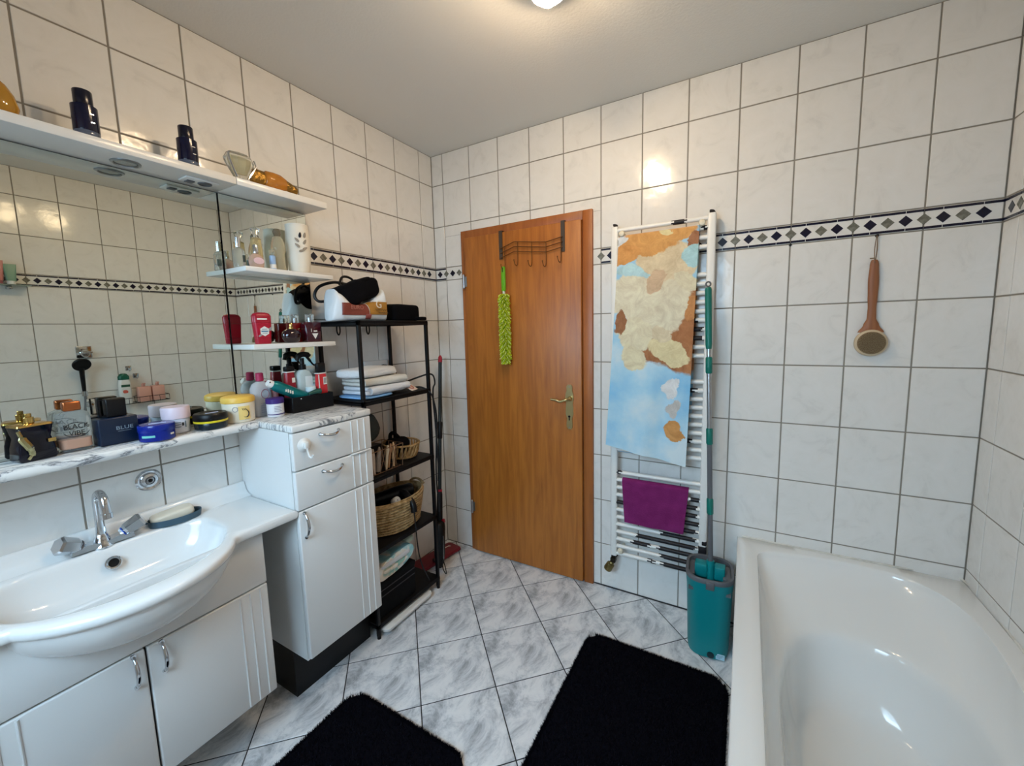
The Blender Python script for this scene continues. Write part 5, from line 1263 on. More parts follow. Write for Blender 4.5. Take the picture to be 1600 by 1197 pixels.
# pink-white jar
jw = thing('cream_jar', 'pale pink and white cream jar between the blue tin and the black tin', 'jar', (.072, -1.482, ZL), rz=-.35)
jw.scale = (1, 1, 1.07)
mb = MB(); mb.lathe([(0, 0), (.033, 0), (.0355, .003), (.0365, .044), (.036, .046)], (0, 0, 0), 36); part('jar_body', mb, mat('lilac_white', (206, 212, 226), .3), jw)
mb = MB(); mb.lathe([(.037, .046), (.0395, .047), (.0400, .079), (.038, .083), (0, .083)], (0, 0, 0), 36); part('jar_lid', mb, mat('blush_lid', (222, 204, 214), .35), jw)
mb = band(MB(), .0376, -.6, .7, .056, .066); part('blue_band', mb, mat('sky_band', (168, 196, 226), .35), jw)
mb = band(MB(), .0374, .38, .52, .024, .034); part('square_print', mb, INK, jw); mb = band(MB(), .0374, .62, .72, .018, .038); part('barcode_print', mb, mat('grey_print', (110, 130, 145), .5), jw)
for k in range(3):
    mb = band(MB(), .0374, -.35, .3, .020 + .007 * k, .0225 + .007 * k); part('print_line', mb, mat('grey_print', (110, 130, 145), .5), jw)
# black and yellow tin
tb = thing('cream_tin', 'round black tin with a yellow ring in front of the yellow-lidded jar', 'tin', (.112, -1.397, ZL), rz=0)
mb = MB(); mb.lathe([(0, 0), (.044, 0), (.0485, .004), (.0495, .022), (.048, .025)], (0, 0, 0), 40); part('tin_base', mb, mat('smoky_base', (26, 36, 44), .2), tb)
mb = MB(); mb.lathe([(.0497, .024), (.0505, .025), (.0508, .030), (.0497, .031)], (0, 0, 0), 40); part('yellow_ring', mb, mat('yellow_ring', (232, 208, 40), .4), tb)
mb = MB(); mb.lathe([(.0500, .031), (.0512, .033), (.0508, .050), (.047, .055), (.034, .0555), (.032, .054), (0, .054)], (0, 0, 0), 40); ld = part('tin_lid', mb, BLACKP, tb)
mb = MB(); mb.tube([(.012, -.02 + .008 * k, .0547 + .0) for k in range(6)], .002, 4); part('lid_print', mb, mat('silver_print', (170, 176, 200), .3), ld)
# yellow-lidded cream jar
jy = thing('cream_jar', 'large cream-coloured jar with yellow lid at the right end of the ledge', 'jar', (.085, -1.290, ZL), rz=-.38)
mb = MB(); mb.lathe([(0, 0), (.047, 0), (.051, .004), (.053, .070), (.052, .073)], (0, 0, 0), 44); part('jar_body', mb, mat('cream_body', (232, 222, 200), .35), jy)
mb = MB(); mb.lathe([(.053, .073), (.0555, .075), (.0555, .088), (.053, .094), (.045, .098), (0, .099)], (0, 0, 0), 44); part('jar_lid', mb, mat('yellow_lid', (236, 190, 84), .4), jy)
mb = band(MB(), .0536, -.10, .62, .012, .062); part('yellow_label', mb, mat('pale_yellow_label', (236, 206, 128), .4), jy)
mb = MB(); mb.tube([(.0545 * math.cos(-.28 + .15 * math.cos(a)), .0545 * math.sin(-.28 + .15 * math.cos(a)), .052 + .009 * math.sin(a)) for a in [2 * PI * k / 20 for k in range(20)]], .0006, 4, closed=True); part('oval_logo', mb, mat('blue_ink', (60, 80, 130), .4), jy)
mb = MB(); mb.tube([(.0545 * math.cos(.32 + .2 * math.cos(a)), .0545 * math.sin(.32 + .2 * math.cos(a)), .034 + .014 * math.sin(a)) for a in [-2.2 + 3.6 * k / 14 for k in range(15)]], [.0006 + .0014 * math.sin(PI * k / 14) for k in range(15)], 5); part('nut_drawing', mb, INK, jy)
for k in range(3):
    mb = MB(); a = .12 + .1 * k; mb.tube([(.0547 * math.cos(a), .0547 * math.sin(a), .054), (.0547 * math.cos(a + .07), .0547 * math.sin(a + .07), .047)], .0009, 5); part('petal_drawing', mb, INK, jy)

# ------------------------------------------------------------------ on the tall cabinet top
cb = thing('micellar_bottle', 'clear bottle of micellar water with pink cap on the cabinet top', 'bottle', (.060, -1.190, ZL), rz=0)
mb = MB(); loft(mb, [[(a, b, z) for a, b in stadium(hx, hy, r, 5)] for z, hx, hy, r in ((0, .020, .036, .016), (.003, .022, .038, .018), (.11, .022, .038, .018), (.128, .018, .030, .016), (.138, .012, .014, .011))]); part('bottle_body', mb, mat('clear_liquid_bottle', (232, 235, 240), .06, trans=.5, ior=1.12), cb, ang=50)
mb = MB(); mb.lathe(cylprof(.0145, .034, .003), (0, 0, .1385), 20); part('cap', mb, mat('raspberry_cap', (168, 44, 82), .35), cb)
mb = MB(); mb.tube([(.0235, .004 + .015 * math.cos(a), .088 + .018 * math.sin(a)) for a in [2 * PI * k / 24 for k in range(24)]], .0009, 5, closed=True); part('round_logo', mb, mat('rose_ink', (180, 90, 100), .4), cb)
for k in range(5):
    mb = MB(); mb.box(.0222, .0228, -.016, .022 - .004 * (k % 2), .050 - k * .009, .053 - k * .009); part('print_line', mb, mat('lilac_print', (150, 150, 168), .5), cb, smooth=False)
pk = thing('lotion_bottle', 'pink pump-cap lotion bottle beside the micellar water', 'bottle', (.055, -1.136, ZL), rz=0)
mb = MB(); mb.lathe([(0, 0), (.015, 0), (.017, .002), (.017, .08), (.015, .09), (.009, .095)], (0, 0, 0), 24); part('bottle_body', mb, mat('rose_body', (206, 150, 150), .25, trans=.3), pk)
mb = MB(); mb.lathe([(.0125, .095), (.0135, .097), (.012, .125), (.010, .13), (0, .131)], (0, 0, 0), 20); part('cap', mb, mat('pink_cap', (232, 120, 160), .35), pk)
pj = thing('cream_jar', 'white cream jar with purple lid in front of the black tray', 'jar', (.128, -1.176, ZL), rz=-.15)
mb = MB(); mb.lathe([(0, 0), (.0285, 0), (.030, .002), (.0305, .050), (.030, .052)], (0, 0, 0), 32); part('jar_body', mb, mat('white_jar', (228, 228, 232), .35), pj)
mb = MB(); mb.lathe([(.0305, .052), (.0325, .053), (.0325, .071), (.030, .0735), (0, .0735)], (0, 0, 0), 32); part('jar_lid', mb, mat('violet_lid', (58, 34, 112), .4), pj)
mb = band(MB(), .0308, -1.5, 1.5, .009, .0125, 24); part('violet_band', mb, mat('violet_lid', (58, 34, 112), .4), pj)
for k in range(4):
    mb = band(MB(), .0310, -.5, .35 - .1 * (k % 2), .022 + .006 * k, .0242 + .006 * k); part('print_line', mb, mat('lilac_print', (150, 150, 168), .5), pj)
# black tray
TY0, TY1, TX0, TX1, TH = -1.118, -.928, .046, .152, .064
ty = thing('black_tray', 'deep black storage tray full of bottles on the tall cabinet', 'tray', ((TX0 + TX1) / 2, (TY0 + TY1) / 2, ZL))
for nm, b in (('tray_wall', (TX1 - .003, TX1, TY0, TY1)), ('tray_wall', (TX0, TX0 + .003, TY0, TY1)), ('tray_wall', (TX0 + .003, TX1 - .003, TY0, TY0 + .003)), ('tray_wall', (TX0 + .003, TX1 - .003, TY1 - .003, TY1))):
    mb = MB(); mb.rbox(b[0], b[1], b[2], b[3], ZL, ZL + TH, .001, 1); part(nm, mb, BLACKM, ty)
mb = MB(); mb.box(TX0 + .003, TX1 - .003, TY0 + .003, TY1 - .003, ZL, ZL + .004); part('tray_floor', mb, BLACKM, ty)
ZB = ZL + .0045
tcn = thing('spray_can', 'teal aerosol can with white nozzle lying across the black tray', 'spray can', (.115, -1.125, ZL + .07))
ca0, ca1 = Vector((.118, -1.180, ZL + .128)), Vector((.112, -1.040, ZL + .055)); cd = (ca1 - ca0)
def cpt(t): return tuple(ca0 + cd * t)
TC = mat('teal_can', (16, 122, 124), .28, metal=.35)
mb = MB(); mb.tube([cpt(.0), cpt(.04), cpt(.14), cpt(.2), cpt(.98), cpt(1.0)], [.010, .016, .0215, .0225, .0225, .020], 24); cn = part('can_body', mb, TC, tcn)
mb = MB(); mb.tube([cpt(-.09), cpt(-.07), cpt(.02)], [.012, .0145, .0155], 18); part('nozzle_cap', mb, WHITEG, tcn)
mb = MB(); mb.cyl(tuple(Vector(cpt(-.05)) + Vector((.013, -.003, .005))), tuple(Vector(cpt(-.05)) + Vector((.0155, -.003, .006))), .0025, seg=8); part('spray_hole', mb, BLACKP, tcn)
mb = MB()
for k in range(4): mb.box(.1375, .1382, -1.135 + .009 * k, -1.129 + .009 * k, ZL + .092 - .0045 * k, ZL + .105 - .0045 * k)
part('can_print', mb, mat('white_print', (226, 222, 212), .5), cn, smooth=False)
rt = thing('lotion_bottle', 'dark red bottle with black cap standing at the back of the tray', 'bottle', (.075, -1.076, ZB), rz=0)
mb = MB(); loft(mb, [[(a, b, z) for a, b in stadium(hx, hy, .01, 4)] for z, hx, hy in ((0, .015, .023), (.10, .015, .023), (.155, .014, .019), (.160, .013, .017))]); part('bottle_body', mb, mat('dark_red_body', (140, 20, 36), .3), rt, ang=50)
mb = MB(); mb.box(-.0145, .0145, -.019, .019, .1585, .1625); part('white_rim', mb, WHITEG, rt); mb = MB(); mb.rbox(-.014, .014, -.018, .018, .163, .183, .004); part('cap', mb, BLACKP, rt)
mb = MB(); mb.box(.0148, .0152, .002, .016, .115, .135); part('white_print', mb, mat('white_print', (226, 222, 212), .5), rt, smooth=False)
sp = thing('spray_bottle', 'clear spray bottle with black trigger head in the tray', 'spray bottle', (.073, -1.012, ZB), rz=0)
mb = MB(); loft(mb, [[(a, b, z) for a, b in stadium(hx, hy, .014, 5)] for z, hx, hy in ((0, .018, .033), (.005, .020, .036), (.14, .020, .036), (.158, .016, .026), (.164, .014, .015))]); part('bottle_body', mb, mat('pale_blue_liquid', (216, 236, 240), .08, trans=.35, ior=1.15), sp, ang=50)
mb = MB(); mb.rbox(.0202, .0206, -.004, .030, .06, .135, .0002, 1); part('label', mb, mat('white_blue_label', (218, 236, 240), .4), sp)
mb = MB(); mb.lathe(cylprof(.0145, .022, .001), (0, 0, .164), 16); mb.lathe(cylprof(.009, .03, .001), (0, 0, .184), 14); part('collar', mb, BLACKP, sp)
mb = MB(); mb.tube(bez([(0, -.022, .205), (0, -.016, .222), (0, .004, .230), (0, .03, .226), (0, .038, .222)], 14), [.008] * 3 + [.012] * 7 + [.008] * 3, 10); part('trigger_head', mb, BLACKP, sp)
mb = MB(); mb.tube(bez([(0, .022, .220), (0, .034, .205), (0, .048, .186), (0, .058, .178)], 12), [.006] * 6 + [.004] * 7, 8); part('trigger', mb, BLACKP, sp)
rw = thing('shower_gel', 'red and white flip-top tube with black cap at the right of the tray', 'bottle', (.122, -.962, ZB), rz=.05)
mb = MB(); loft(mb, [[(a, b, z) for a, b in stadium(hx, hy, .009, 4)] for z, hx, hy in ((0, .014, .023), (.004, .016, .025), (.10, .015, .0235), (.142, .013, .021))]); part('tube_body', mb, mat('bright_red_body', (206, 44, 48), .35), rw, ang=50)
mb = MB(); mb.box(.0152, .0157, .0, .018, .095, .128); bcp = part('barcode_label', mb, WHITEG, rw, smooth=False)
for k in range(4):
    mb = MB(); mb.box(.0157, .0160, .003 + .0035 * k, .0045 + .0035 * k, .10, .124); part('barcode_line', mb, INK, bcp, smooth=False)
mb = MB(); mb.rbox(-.0135, .0135, -.0215, .0215, .1425, .147, .001, 1); part('white_rim', mb, WHITEG, rw); mb = MB(); mb.rbox(-.0125, .0125, -.019, .019, .1475, .19, .005); part('cap', mb, BLACKP, rw)
mb = MB(); mb.box(.0155, .0160, -.024, -.019, .01, .14); part('white_stripe', mb, WHITEG, rw, smooth=False)
wt = thing('lotion_bottle', 'small white bottle with black band at the right end of the tray', 'bottle', (.078, -.944, ZB), rz=0)
mb = MB(); mb.lathe([(0, 0), (.0115, 0), (.0125, .002), (.0125, .10), (.009, .112)], (0, 0, 0), 20); part('bottle_body', mb, WHITEG, wt)
mb = MB(); mb.lathe([(.0128, .066), (.0131, .067), (.0131, .078), (.0128, .079)], (0, 0, 0), 20, close=False); part('black_band', mb, BLACKP, wt); mb = MB(); mb.lathe([(.0078, .112), (.007, .145), (.003, .15), (0, .15)], (0, 0, 0), 16); part('tapered_cap', mb, mat('cream_cap', (226, 222, 210), .4), wt)
js = thing('cream_jar', 'small glass jar with blue and white bands in the tray middle', 'jar', (.120, -1.012, ZB), rz=0)
mb = MB(); mb.lathe(cylprof(.020, .07, .003), (0, 0, 0), 24); part('jar_body', mb, mat('aqua_jar', (150, 196, 206), .2), js); mb = MB(); mb.lathe(cylprof(.021, .022, .003), (0, 0, .0705), 24); part('jar_lid', mb, mat('mist_lid', (206, 222, 226), .3), js)
mb = band(MB(), .0203, -1.2, 1.2, .05, .060, 18); part('dark_band', mb, mat('blue_ink', (60, 80, 130), .4), js)
tt = MB(); tt.tube([(.150, -1.045, ZL + .0705), (.1515, -1.01, ZL + .076), (.152, -.99, ZL + .0765)], [.006, .011, .012], 10)
solo('toothpaste_tube', tt, mat('green_tube', (10, 70, 62), .35), 'small dark green tube lying across the tray rim', 'tube', (.150, -1.01, ZL + .064))
dp = MB(); dp.super((.1565, -1.083, ZL + .056), (.004, .005, .004), 1, 10); solo('white_bead', dp, WHITEG, 'tiny white blob stuck to the black tray front near its corner', 'bead', (.1565, -1.083, ZL + .056))

# ------------------------------------------------------------------ lower mirror shelf
Z6 = 1.4025
de = thing('deodorant_stick', 'red deodorant stick with white label on the lower mirror shelf', 'deodorant', (.135, -1.203, Z6), rz=-.12)
def ds(z, hx, hy): return [(a, b, z) for a, b in stadium(hx, hy, min(hx, hy) * .9, 5)]
mb = MB(); loft(mb, [ds(0, .014, .027), ds(.004, .015, .028), ds(.022, .0155, .029)]); part('base', mb, REDP, de, ang=50)
mb = MB(); loft(mb, [ds(.0225, .0155, .029), ds(.08, .0165, .033)]); part('stick_body', mb, mat('cherry_red', (168, 14, 44), .3), de, ang=50)
mb = MB(); loft(mb, [ds(.0805, .0167, .0335), ds(.106, .0155, .034), ds(.115, .013, .028), ds(.119, .008, .016)]); part('cap', mb, REDP, de, ang=50)
mb = MB(); mb.prism([(.017 * math.cos(PI / 2 + k * PI / 3) + .002, .048 + .019 * math.sin(PI / 2 + k * PI / 3)) for k in range(6)], 'x', .0162, .0172); hx_ = part('hexagon_label', mb, WHITEG, de, smooth=False)
mb = MB(); mb.box(.0173, .0176, -.010, .014, .045, .050); part('label_band', mb, mat('steel_blue_print', (90, 130, 160), .4), hx_, smooth=False)
for zz_ in (.055, .039):
    mb = MB(); mb.box(.0173, .0176, -.007, .011, zz_, zz_ + .002); part('label_line', mb, mat('grey_print', (110, 130, 145), .5), hx_, smooth=False)
mb = MB(); mb.prism([(-.022, .030), (-.014, .036), (.02, .060), (.029, .066), (.029, .054), (-.018, .026)], 'x', .0158, .0163); part('grey_swoosh', mb, mat('grey_print2', (150, 140, 140), .4), de, smooth=False)
mb = MB(); mb.rbox(.0155, .0172, -.021, .014, .091, .097, .0025); part('white_logo_bar', mb, WHITEG, de)
pr1 = thing('perfume_bottle', 'round dark red perfume bottle with gold neck on the lower shelf', 'perfume', (.120, -1.078, Z6), rz=0)
mb = MB(); mb.lathe([(0, 0), (.020, 0), (.030, .006), (.037, .020), (.039, .030), (.034, .045), (.022, .054), (.009, .057)], (0, 0, 0), 32, sx=.8); part('bottle_body', mb, mat('black_cherry_glass', (32, 6, 16), .06, coat=.5), pr1)
mb = MB(); mb.lathe([(.0085, .057), (.0085, .062), (.0055, .065), (.006, .074), (.004, .078), (0, .078)], (0, 0, 0), 16); part('gold_neck', mb, GOLD, pr1)
pr2 = thing('perfume_bottle', 'tall burgundy perfume bottle with clear cap and white triangle label', 'perfume', (.115, -.985, Z6), rz=-.05)
mb = MB(); loft(mb, [[(a, b, z) for a, b in stadium(hx, hy, .005, 3)] for z, hx, hy in ((0, .020, .032), (.003, .021, .033), (.080, .021, .035), (.084, .019, .033))]); part('bottle_body', mb, mat('burgundy_glass', (58, 10, 26), .08, coat=.4), pr2, ang=45)
mb = MB(); mb.lathe(cylprof(.017, .034, .002), (0, -.004, .0845), 20); part('clear_cap', mb, GLASS, pr2); mb = MB(); mb.lathe(cylprof(.006, .02, .001), (0, -.004, .0846), 12); part('spray_stem', mb, STEEL, pr2)
mb = MB(); mb.prism([(-.010, .036), (.018, .036), (.004, .012)], 'x', .0212, .0220); part('triangle_label', mb, WHITEG, pr2, smooth=False)
mb = MB(); mb.box(.0212, .0218, -.013, -.011, .042, .056); mb.box(.0212, .0218, -.002, .014, .043, .048); part('white_print', mb, mat('white_print', (226, 222, 212), .5), pr2, smooth=False)
pr3 = thing('perfume_bottle', 'square red perfume bottle with clear cap behind the round dark bottle', 'perfume', (.072, -1.028, Z6), rz=0)
mb = MB(); mb.rbox(-.018, .018, -.032, .032, 0, .082, .004); part('bottle_body', mb, mat('ruby_glass', (112, 14, 20), .1, coat=.4), pr3); mb = MB(); mb.lathe(cylprof(.015, .034, .002), (0, 0, .0825), 20); part('clear_cap', mb, GLASS, pr3)
mb = MB(); mb.lathe(cylprof(.006, .02, .001), (0, 0, .0826), 12); part('spray_stem', mb, STEEL, pr3)
mb = MB(); mb.box(.0182, .0186, -.004, .02, .055, .058); part('gold_print', mb, GOLD, pr3, smooth=False)

# ------------------------------------------------------------------ upper mirror shelf: glass bottles and ceramic vase
Z7 = 1.6865
def perf(label, loc, prof, m, cap, capm, sx=1, extra=None, name='perfume_bottle'):
    t = thing(name, label, 'perfume', loc, rz=0)
    mb = MB(); mb.lathe(prof, (0, 0, 0), 28, sx=sx); part('bottle_body', mb, m, t)
    mb = MB(); mb.lathe(cap, (0, 0, 0), 22); part('cap', mb, capm, t)
    return t
GREYG = mat('grey_tinted_glass', (232, 238, 236), .03, trans=.8, ior=1.18)
AMBERG = mat('champagne_glass', (240, 222, 176), .03, trans=.75, ior=1.18)
SILV = mat('silver_cap', (214, 216, 220), .12, metal=1)
t = perf('clear cylinder perfume bottle with tall silver cap nearest the mirror edge', (.10, -1.243, Z7), [(0, 0), (.018, 0), (.020, .002), (.020, .060), (.014, .070), (.008, .073)], GREYG, cylprof(.0088, .036, .001) and [(.009, .074), (.009, .110), (0, .111)], SILV)
mb = MB(); mb.rbox(.0186, .0196, .002, .013, .02, .045, .0004, 1); part('dark_print', mb, mat('dark_teal_print', (40, 60, 62), .4), t)
t = perf('oval blush perfume bottle with silver cap on the upper mirror shelf', (.135, -1.200, Z7), [(0, 0), (.020, 0), (.026, .008), (.028, .024), (.024, .042), (.013, .052), (.008, .054)], mat('blush_glass', (246, 220, 208), .03, trans=.7, ior=1.18), [(.009, .055), (.0095, .083), (.008, .086), (0, .086)], SILV, sx=.6)
mb = MB(); mb.lathe([(0, 0), (1, 0), (1, .0012), (0, .0012)], (0, 0, 0), 26, M=Matrix.Translation((.0165, 0, .026)) @ RX @ Matrix.Diagonal((.012, .019, 1, 1))); part('oval_label', mb, mat('pearl_pink', (226, 196, 204), .3), t)
t = perf('tall champagne perfume bottle with crystal fan stopper', (.092, -1.172, Z7), [(0, 0), (.020, 0), (.021, .003), (.0205, .07), (.018, .11), (.018, .118), (.012, .122)], AMBERG, [(.008, .122), (.007, .130), (.012, .14), (.017, .156), (.010, .160), (0, .158)], GLASS)
t = perf('small bottle with pale blue label on the upper mirror shelf', (.125, -1.132, Z7), [(0, 0), (.010, 0), (.0115, .002), (.0115, .055), (.007, .058)], mat('powder_blue_bottle', (156, 186, 222), .3), [(.0105, .060), (.0105, .080), (0, .081)], GLASS)
mb = MB(); mb.lathe([(.0118, .008), (.0120, .009), (.0120, .022), (.0118, .023)], (0, 0, 0), 20, close=False); part('white_band', mb, WHITEG, t)
t = perf('ornate faceted crystal perfume bottle next to the white vase', (.112, -1.098, Z7), [(0, 0), (.021, 0), (.024, .004), (.022, .05), (.020, .066), (.027, .085), (.024, .11), (.018, .130), (.012, .136)], mat('faceted_crystal', (240, 230, 204), .03, trans=.75, ior=1.2), [(.009, .137), (.014, .146), (.016, .156), (.011, .165), (0, .168)], mat('smoked_stopper', (150, 140, 120), .06, trans=.6))
vs = thing('ceramic_vase', 'white flared ceramic aroma vase with leaf-shaped openings on the upper shelf', 'vase', (.112, -1.012, Z7), rz=-.42)
def vprof(z): return .037 + .012 * math.sin((z / .2) * PI * .62 - .1) + (.006 if z > .17 else 0) * (z - .17) / .03
mb = MB(); mb.lathe([(0, 0), (.030, 0), (.036, .004)] + [(.039 + .010 * math.sin(PI * min(1, z / .26)) - .004 * (z / .2) + .0, z) for z in (.02, .05, .08, .11, .14, .17, .19)] + [(.0445, .196), (.043, .197), (.042, .19), (.040, .10), (.034, .01), (0, .008)], (0, 0, 0), 36); part('vase_body', mb, mat('matte_ivory_ceramic', (226, 220, 206), .5), vs)
def leaf(a, z, ang, L=.011, W=.0048):
    r = .0478 + .0; mb = MB(); pts = []
    for k in range(14):
        q = 2 * PI * k / 14; u = L * math.cos(q); v = W * math.sin(q) * (1 - .3 * math.cos(q))
        pts.append((u * math.sin(ang) + v * math.cos(ang), u * math.cos(ang) - v * math.sin(ang)))
    mb.prism(pts, 'x', -.003, .0022, M=Matrix.Rotation(a, 4, 'Z') @ Matrix.Translation((r - .001, 0, z))); return mb
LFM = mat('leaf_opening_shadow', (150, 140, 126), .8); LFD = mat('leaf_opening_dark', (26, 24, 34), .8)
for a, z, an, m in ((.05, .150, .1, LFD), (-.22, .130, -.75, LFM), (-.2, .108, -.85, LFM), (.42, .125, .5, LFM), (.45, .152, .2, LFM), (.40, .098, 1.0, LFM), (.12, .088, 1.3, LFM)): part('leaf_opening', leaf(a, z, an), m, vs, smooth=False)

# ------------------------------------------------------------------ on the canopy
Z8 = 1.9895
def atomiser(label, y, x):
    t = thing('aftershave_bottle', label, 'bottle', (x, y, Z8), rz=.1)
    mb = MB(); mb.lathe([(0, 0), (.026, 0), (.028, .003), (.028, .022), (.0275, .024)], (0, 0, 0), 30); part('glass_base', mb, mat('blue_clear_base', (120, 134, 160), .06, trans=.6), t)
    mb = MB(); mb.lathe([(.0276, .0245), (.028, .026), (.028, .092), (.025, .094)], (0, 0, 0), 30); part('bottle_body', mb, mat('midnight_navy', (12, 14, 44), .15), t)
    mb = MB(); mb.lathe([(.020, .0945), (.0205, .096), (.0205, .132), (.0195, .134), (0, .134)], (0, 0, 0), 28); part('cap', mb, mat('midnight_cap', (10, 11, 32), .22), t)
    for k in range(2):
        mb = MB(); mb.rbox(.0277, .0284, .0, .009, .045 + .022 * k, .0475 + .022 * k, .0003, 1); part('silver_print', mb, SILV, t)
    return t
atomiser('navy aftershave bottle on the canopy, the one nearer the picture edge', -1.622, .112)
atomiser('navy aftershave bottle on the canopy, the one nearer the faceted crystal', -1.378, .112)
fc = thing('perfume_bottle', 'faceted diamond-shaped crystal perfume bottle on the canopy', 'perfume', (.148, -1.236, Z8), rz=.1)
mb = MB(); loft(mb, [[(.6 * r * math.cos(a), r * math.sin(a), z) for a in [2 * PI * k / 8 + .39 for k in range(8)]] for z, r in ((.0, .018), (.004, .021), (.055, .050), (.068, .052), (.088, .040), (.092, .022))]); part('crystal_body', mb, mat('smoky_crystal', (232, 232, 224), .03, trans=.85, ior=1.2), fc, ang=10)
mb = MB(); loft(mb, [[(.45 * r * math.cos(a), r * math.sin(a), z) for a in [2 * PI * k / 8 + .39 for k in range(8)]] for z, r in ((.022, .020), (.052, .034), (.074, .036))]); part('perfume', mb, mat('pale_yellow_perfume', (236, 228, 184), .1, trans=.4, ior=1.15), fc, ang=10)
for s_ in (-1, 1):
    mb = MB(); mb.tube([(.012, s_ * .020, .006), (.022, s_ * .049, .058), (.016, s_ * .046, .078)], .0035, 6); part('silver_edge', mb, SILV, fc)
gb = thing('perfume_bottle', 'golden perfume bottle lying on its side on the short canopy board', 'perfume', (.142, -1.108, Z8), rz=0)
gb.scale = (1, 1.1, 1.15)
GA = mat('amber_perfume_glass', (206, 138, 52), .08, trans=.45, ior=1.45)
MG = Matrix.Translation((0, 0, .026))
def lyp(y, hx, hz): return [(hx * math.cos(a), y, .0285 + hz * math.sin(a) * (1 if math.sin(a) > 0 else 1)) for a in [2 * PI * k / 20 for k in range(20)]]
mb = MB(); loft(mb, [lyp(-.036, .014, .022), lyp(-.030, .020, .027), lyp(-.005, .024, .0285), lyp(.020, .021, .0275), lyp(.040, .014, .019)]); part('amber_body', mb, GA, gb, ang=60)
mb = MB(); loft(mb, [lyp(-.080, .012, .021), lyp(-.060, .013, .024), lyp(-.0365, .013, .023)]); part('gold_base', mb, mat('engraved_gold', (152, 116, 56), .32, metal=1, bump=.6, bscale=90), gb, ang=60)
mb = MB(); loft(mb, [[(a_, y_, z_ - (y - .04) * .25) for a_, y_, z_ in lyp(y, hx, hz)] for y, hx, hz in ((.0405, .013, .018), (.062, .012, .015), (.080, .011, .013))]); part('gold_cap', mb, mat('engraved_gold', (152, 116, 56), .32, metal=1, bump=.6, bscale=90), gb, ang=60)
ab = thing('perfume_bottle', 'amber drop-shaped perfume bottle at the left end of the canopy', 'perfume', (.108, -1.786, Z8), rz=0)
mb = MB(); mb.lathe([(0, 0), (.024, 0), (.036, .008), (.042, .030), (.036, .060), (.024, .082), (.012, .094)], (0, 0, 0), 30, sx=.7); part('amber_body', mb, mat('honey_glass', (196, 146, 50), .08, trans=.35, ior=1.45), ab)
mb = MB(); mb.lathe([(.012, .0945), (.010, .12), (.006, .135), (0, .136)], (0, 0, 0), 18); part('stopper', mb, GOLD, ab)
mb = MB(); mb.super((.07, -1.452, Z8 + .006), (.018, .02, .012), .8, 12); solo('dark_lump', mb, BLACKP, 'tiny dark unidentified pot on the canopy behind the second navy bottle', 'lump', (.07, -1.452, Z8))  # small dark blob standing in for an object that was never identified

# ------------------------------------------------------------------ right wall things (seen in the mirror)
XW = ROOM_W
sv = thing('shower_valve', 'square chrome shower valve plate on the right tiled wall', 'valve', (XW, -1.07, 1.30))
mb = MB(); mb.rbox(XW - .010, XW, -1.112, -1.028, 1.258, 1.342, .004); part('valve_plate', mb, CHROME, sv)
mb = MB(); mb.lathe([(.026, 0), (.025, .03), (.02, .036), (0, .037)], (0, 0, 0), 22, M=Matrix.Translation((XW - .010, -1.07, 1.29)) @ Matrix.Rotation(-PI / 2, 4, 'Y')); part('valve_knob', mb, CHROME, sv); mb = MB(); mb.rbox(XW - .06, XW - .03, -1.09, -1.035, 1.292, 1.304, .004); part('valve_lever', mb, CHROME, sv)
hs = thing('hand_shower', 'black hand shower in a chrome wall holder above the bathtub', 'hand shower', (XW - .04, -1.10, 1.0))
mb = MB(); mb.tube([(XW - .050, -1.106, 1.00), (XW - .052, -1.106, 1.06), (XW - .058, -1.107, 1.15), (XW - .066, -1.108, 1.19)], [.010, .012, .014, .016], 14); part('shower_handle', mb, BLACKP, hs)
mb = MB(); mb.lathe([(.020, .012), (.045, .006), (.050, 0), (.050, -.008), (.046, -.012), (0, -.012)], (0, 0, 0), 30, M=Matrix.Translation((XW - .075, -1.108, 1.215)) @ Matrix.Rotation(math.radians(62), 4, 'Y')); part('shower_head', mb, BLACKP, hs)
mb = MB(); mb.cyl((XW - .052, -1.106, .985), (XW - .052, -1.106, 1.02), .016, seg=16); mb.cyl((XW - .052, -1.106, 1.0), (XW, -1.09, .96), .009, seg=10); part('holder', mb, CHROME, hs)
mb = MB(); mb.tube(bez([(XW - .05, -1.106, 1.0), (XW - .045, -1.108, .93), (XW - .05, -1.13, .80), (XW - .05, -1.15, .65), (XW - .04, -1.10, .56), (XW - .03, -1.07, .70), (XW - .02, -1.075, .90)], 50), .0065, 8); part('hose', mb, mat('grey_metal_hose', (140, 142, 146), .3, metal=.8), hs)
mb = MB(); mb.lathe([(.024, 0), (.022, .02), (.014, .03), (0, .032)], (0, 0, 0), 20, M=Matrix.Translation((XW, -1.075, .915)) @ Matrix.Rotation(-PI / 2, 4, 'Y')); part('hose_outlet', mb, CHROME, hs)
sbk = thing('shower_basket', 'black wire shower basket fixed to the right tiled wall', 'basket', (XW - .05, -.785, .885))
X0, X1, Y0, Y1 = XW - .102, XW - .004, -.945, -.628
for z in (.892, .935):
    mb = MB(); mb.tube([(X0, Y0, z), (X1, Y0, z), (X1, Y1, z), (X0, Y1, z)], .0022, 6, closed=True); part('rim_wire', mb, BLACKM, sbk)
for k in range(6):
    y = Y0 + (Y1 - Y0) * k / 5; mb = MB(); mb.tube([(X0, y, .935), (X0, y, .890), (X1, y, .890), (X1, y, .935)], .0016, 6); part('cross_wire', mb, BLACKM, sbk)
mb = MB(); mb.tube([((X0 + X1) / 2, Y0, .890), ((X0 + X1) / 2, Y1, .890)], .0016, 6); part('cross_wire', mb, BLACKM, sbk)
sh_ = thing('shampoo_bottle', 'white shampoo bottle with green cap in the wire shower basket', 'bottle', (XW - .052, -.885, .892), rz=PI)
